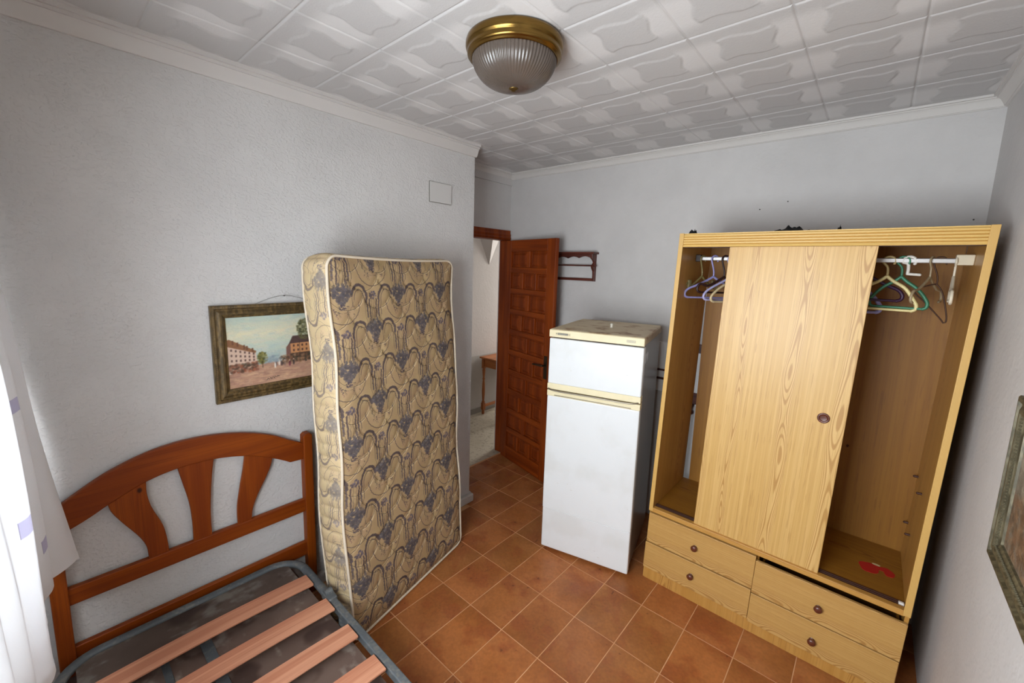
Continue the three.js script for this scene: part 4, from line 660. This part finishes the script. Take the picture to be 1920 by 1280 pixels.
    part('knob', knob().translate(kx - RACK * ky, ky, z), knobMat, d);
  };
  drawer(0.006, 0.5735, 0.256, 0.441, 0, [0.05, 0.12], 0.289, 0.345); drawer(0.003, 0.573, 0.082, 0.249, 0, [0.02, 0.30], 0.283, 0.168, 0.010);
  drawer(0.5745, WW - 0.002, 0.238, 0.419, -0.004, [0.05, 0.62], 0.858, 0.318); drawer(0.5745, WW - 0.004, 0.068, 0.233, -0.003, [0.02, 0.80], 0.852, 0.140, 0.009);
  // red spill on the compartment floor
  const R = rng(333), sp = []; const ctrl = [[0.972, -0.27], [1.014, -0.293], [1.045, -0.288], [1.071, -0.301], [1.088, -0.29], [1.104, -0.263], [1.097, -0.236], [1.078, -0.229], [1.068, -0.24], [1.062, -0.26], [1.049, -0.259], [1.04, -0.224], [1.015, -0.206], [0.984, -0.214]];
  new THREE.CatmullRomCurve3(ctrl.map((p) => new THREE.Vector3(p[0], p[1], 0)), true).getPoints(70).forEach((p) => sp.push([p.x + (R() - 0.5) * 0.004, p.y + (R() - 0.5) * 0.004]));
  const st = part('paint_stain', extr(sp.map(([x, z]) => [x, -z]), 0.0012, 0).rotateX(-Math.PI / 2).translate(0, 0.4702, 0), std({ color: srgb(176, 22, 20), roughness: 0.55 })); st.userData.label = 'red paint stain on the wardrobe floor';
  part('paint_stain', extr(Array.from({ length: 14 }, (_, i) => [1.035 + 0.016 * Math.cos(i / 14 * 6.283), 0.30 + 0.007 * Math.sin(i / 14 * 6.283)]), 0.0012, 0).rotateX(-Math.PI / 2).translate(0, 0.4702, 0), std({ color: srgb(206, 186, 140), roughness: 0.6 })).userData.label = 'pale spot';
}
// dark scraps on top of the wardrobe
{
  const black = std({ color: srgb(22, 22, 24), roughness: 0.9 });
  const lump = (w, h, d, seed) => { const g = mergeVertices(new THREE.SphereGeometry(1, 40, 24).deleteAttribute('uv').deleteAttribute('normal')), p = g.attributes.position, R = seed; for (let i = 0; i < p.count; i++) { const x = p.getX(i), y = p.getY(i), z = p.getZ(i), n = 0.15 + 1.5 * fbm((x + 2) / 4, (z + 2) / 4, 17, 9, R, 3); p.setXYZ(i, x * w / 2, Math.max(0, y) * h * n, z * d / 2); } g.computeVertexNormals(); return g; };
  const y = WH + 0.0; const put = (name, g, x, z, label, cat) => { const o = tag(mesh(name, g, black), label, cat); o.position.set(x, y - 0.003, z); };
  put('black_cloth', lump(0.20, 0.036, 0.16, 3), 1.925, 0.46, 'crumpled black cloth lying on top of the wardrobe', 'cloth');
  put('stopper', lump(0.022, 0.035, 0.022, 5), 2.118, 0.43, 'tiny black stopper on the wardrobe top beside the crumpled cloth', 'stopper');
  put('black_strap', lump(0.05, 0.026, 0.03, 8), 1.49, 0.60, 'short black strap end at the wardrobe top corner nearest the refrigerator', 'strap');
}

// ---------------------------------------------------------------- hangers on the wardrobe rod
{
  const RY = 1.967, RZ = WZ - 0.252, rodX = (u) => u;                  // top of the rod
  const plastic = (r, g, b, o = {}) => phys({ color: srgb(r, g, b), roughness: 0.4, ...o });
  function hanger(name, label, x, yaw, o) {
    const g = tag(group(name, [x, RY, RZ], yaw), label, 'hanger', 'clothes hangers on the wardrobe rod');
    const { a = 0.2, neck = 0.115, drop = 0.205, r = 0.0055, body, hook = body, bar = true, round = 0.03, clips } = o;
    const hr = 0.021, hk = []; for (let k = 0; k <= 14; k++) { const t = -0.5 + k / 14 * 4.1; hk.push([hr * Math.cos(t), -hr + hr * Math.sin(t) + 0.006, 0]); }
    hk.reverse(); // from the lower side over the rod to the open end
    const stem = [[0, -neck, 0], [0.0, -neck + 0.025, 0], [-0.004, -neck + 0.045, 0], ...hk.map(([u, v]) => [u, v, 0]).filter((p, i) => i > 0)];
    mesh('hook', ctube(stem, o.hookR ?? r * 0.7, 60, 8), hook, g);
    if (o.endOn) { mesh('body', ctube(o.endOn, r, 60, 8), body, g); return g; }
    const sh = [[0, -neck + 0.002, 0], [a * 0.2, -neck - 0.018, 0], [a * 0.6, -neck - 0.05, 0], [a * 0.9, -drop + 0.035, 0], [a, -drop + 0.012, 0], [a * 0.97, -drop - 0.006, 0], [a * 0.88, -drop - 0.012, 0]];
    mesh('shoulder', ctube(sh, r, 50, 8), body, g); mesh('shoulder', ctube(sh.map(([p, q, w]) => [-p, q, w]), r, 50, 8), body, g);
    if (bar) mesh('bar', ctube([[-a * 0.9, -drop - 0.012, 0], [0, -drop - 0.012, 0], [a * 0.9, -drop - 0.012, 0]], r * 0.8, 10, 8), body, g);
    if (clips) for (const s of [-1, 1]) mesh('clip', rbox(s * 0.10 - 0.012, s * 0.10 + 0.012, -neck - 0.075, -neck - 0.02, -0.008, 0.008, 0.004), clips, g);
    if (o.arm) mesh('clip_arm', merge(o.arm.map((q) => rbox(...q, 0.003))), hook, g);
    return g;
  }
  const d = Math.PI / 180, wire = std({ color: srgb(70, 44, 30), roughness: 0.5, metalness: 0.4 });
  hanger('clothes_hanger', 'olive tinted hanger with clips, nearest the closed side of the left opening', 1.505, 68 * d, { body: plastic(150, 136, 84, { transmission: 0.35, thickness: 0 }), clips: plastic(120, 108, 70), a: 0.135, drop: 0.19, bar: false, r: 0.006 });
  hanger('clothes_hanger', 'lavender hanger with curled ends hanging in front of the olive one', 1.569, 50 * d, { body: plastic(150, 146, 196), a: 0.17, drop: 0.222, r: 0.0065 });
  hanger('clothes_hanger', 'dark brown hanger half hidden behind the sliding door in the left opening', 1.625, 48 * d, { body: plastic(48, 26, 22), a: 0.155, drop: 0.19, r: 0.007 });
  hanger('clothes_hanger', 'pale lavender hanger next to the sliding door edge in the left opening', 1.655, 50 * d, { body: plastic(172, 168, 206), a: 0.15, drop: 0.23, r: 0.0065 });
  hanger('clothes_hanger', 'beige hanger just showing beside the sliding door in the left opening', 1.695, 50 * d, { body: plastic(200, 180, 140), a: 0.15, drop: 0.238, r: 0.007 });
  hanger('clothes_hanger', 'lavender hanger end beside the dark purple hanger', 2.195, 24 * d, { body: plastic(160, 158, 208), a: 0.125, drop: 0.242, r: 0.009 });
  hanger('clothes_hanger', 'dark purple hanger coming out from behind the sliding door', 2.238, 10 * d, { body: plastic(58, 28, 58), a: 0.142, neck: 0.075, drop: 0.182, r: 0.0075 });
  hanger('clothes_hanger', 'cream hanger with a thick rounded end', 2.315, -4 * d, { body: plastic(232, 214, 150), a: 0.112, neck: 0.085, drop: 0.222, r: 0.0075, hook: plastic(190, 166, 110) });
  hanger('clothes_hanger', 'green hanger between the cream one and the wire one', 2.363, -8 * d, { body: plastic(58, 124, 92), a: 0.098, neck: 0.085, drop: 0.21, r: 0.0068 });
  hanger('clothes_hanger', 'white flat hook with a short clip bar behind the green hanger', 2.382, 0, { body: plastic(226, 220, 208), hookR: 0.0065, neck: 0.07, endOn: [[0, -0.07, 0], [0.012, -0.071, 0], [0.040, -0.073, 0]], r: 0.0062 });
  hanger('clothes_hanger', 'clear beige hanger with sloping shoulders beside the wire hanger', 2.455, 68 * d, { body: plastic(196, 176, 140, { transmission: 0.4, thickness: 0 }), a: 0.15, neck: 0.085, drop: 0.18, r: 0.0055, bar: false });
  hanger('clothes_hanger', 'dark wire hanger hanging crooked with its long side down', 2.480, 0, { body: wire, hook: wire, r: 0.0028, hookR: 0.0028, endOn: [[0, -0.11, 0], [-0.02, -0.116, 0.004], [-0.055, -0.132, 0.006], [-0.068, -0.142, 0.006], [-0.062, -0.156, 0.006], [-0.027, -0.193, 0.004], [0.030, -0.262, 0], [0.042, -0.278, 0], [0.047, -0.270, 0], [0.036, -0.20, 0], [0.016, -0.135, 0], [0.0, -0.112, 0]] });
  hanger('clothes_hanger', 'white beaded hanger seen end-on nearest the right side of the wardrobe', 2.527, 86 * d, { body: plastic(226, 214, 190), a: 0.15, neck: 0.08, drop: 0.175, r: 0.006, bar: false });
}
// nails left in the far wall
{
  const nm = std({ color: srgb(60, 56, 52), metalness: 0.6, roughness: 0.5 });
  for (const [x, y, label] of [[1.826, 2.311, 'tiny nail in the white wall highest above the wardrobe'], [1.682, 2.274, 'tiny nail in the white wall above the left half of the wardrobe'], [2.598, 2.167, 'tiny nail in the white wall at the wardrobe corner by the side wall']]) {
    const n = tag(mesh('nail', merge([uvw(new THREE.CylinderGeometry(0.0015, 0.0015, 0.012, 8).rotateX(Math.PI / 2)), uvw(new THREE.CylinderGeometry(0.0035, 0.0035, 0.0015, 10).rotateX(Math.PI / 2).translate(0, 0, 0.006))]), nm), label, 'nail'); n.position.set(x, y, 0.004);
  }
}

scene.traverse((o) => { if (o.isMesh) { o.castShadow = true; o.receiveShadow = true; } });
renderer.render(scene, camera);
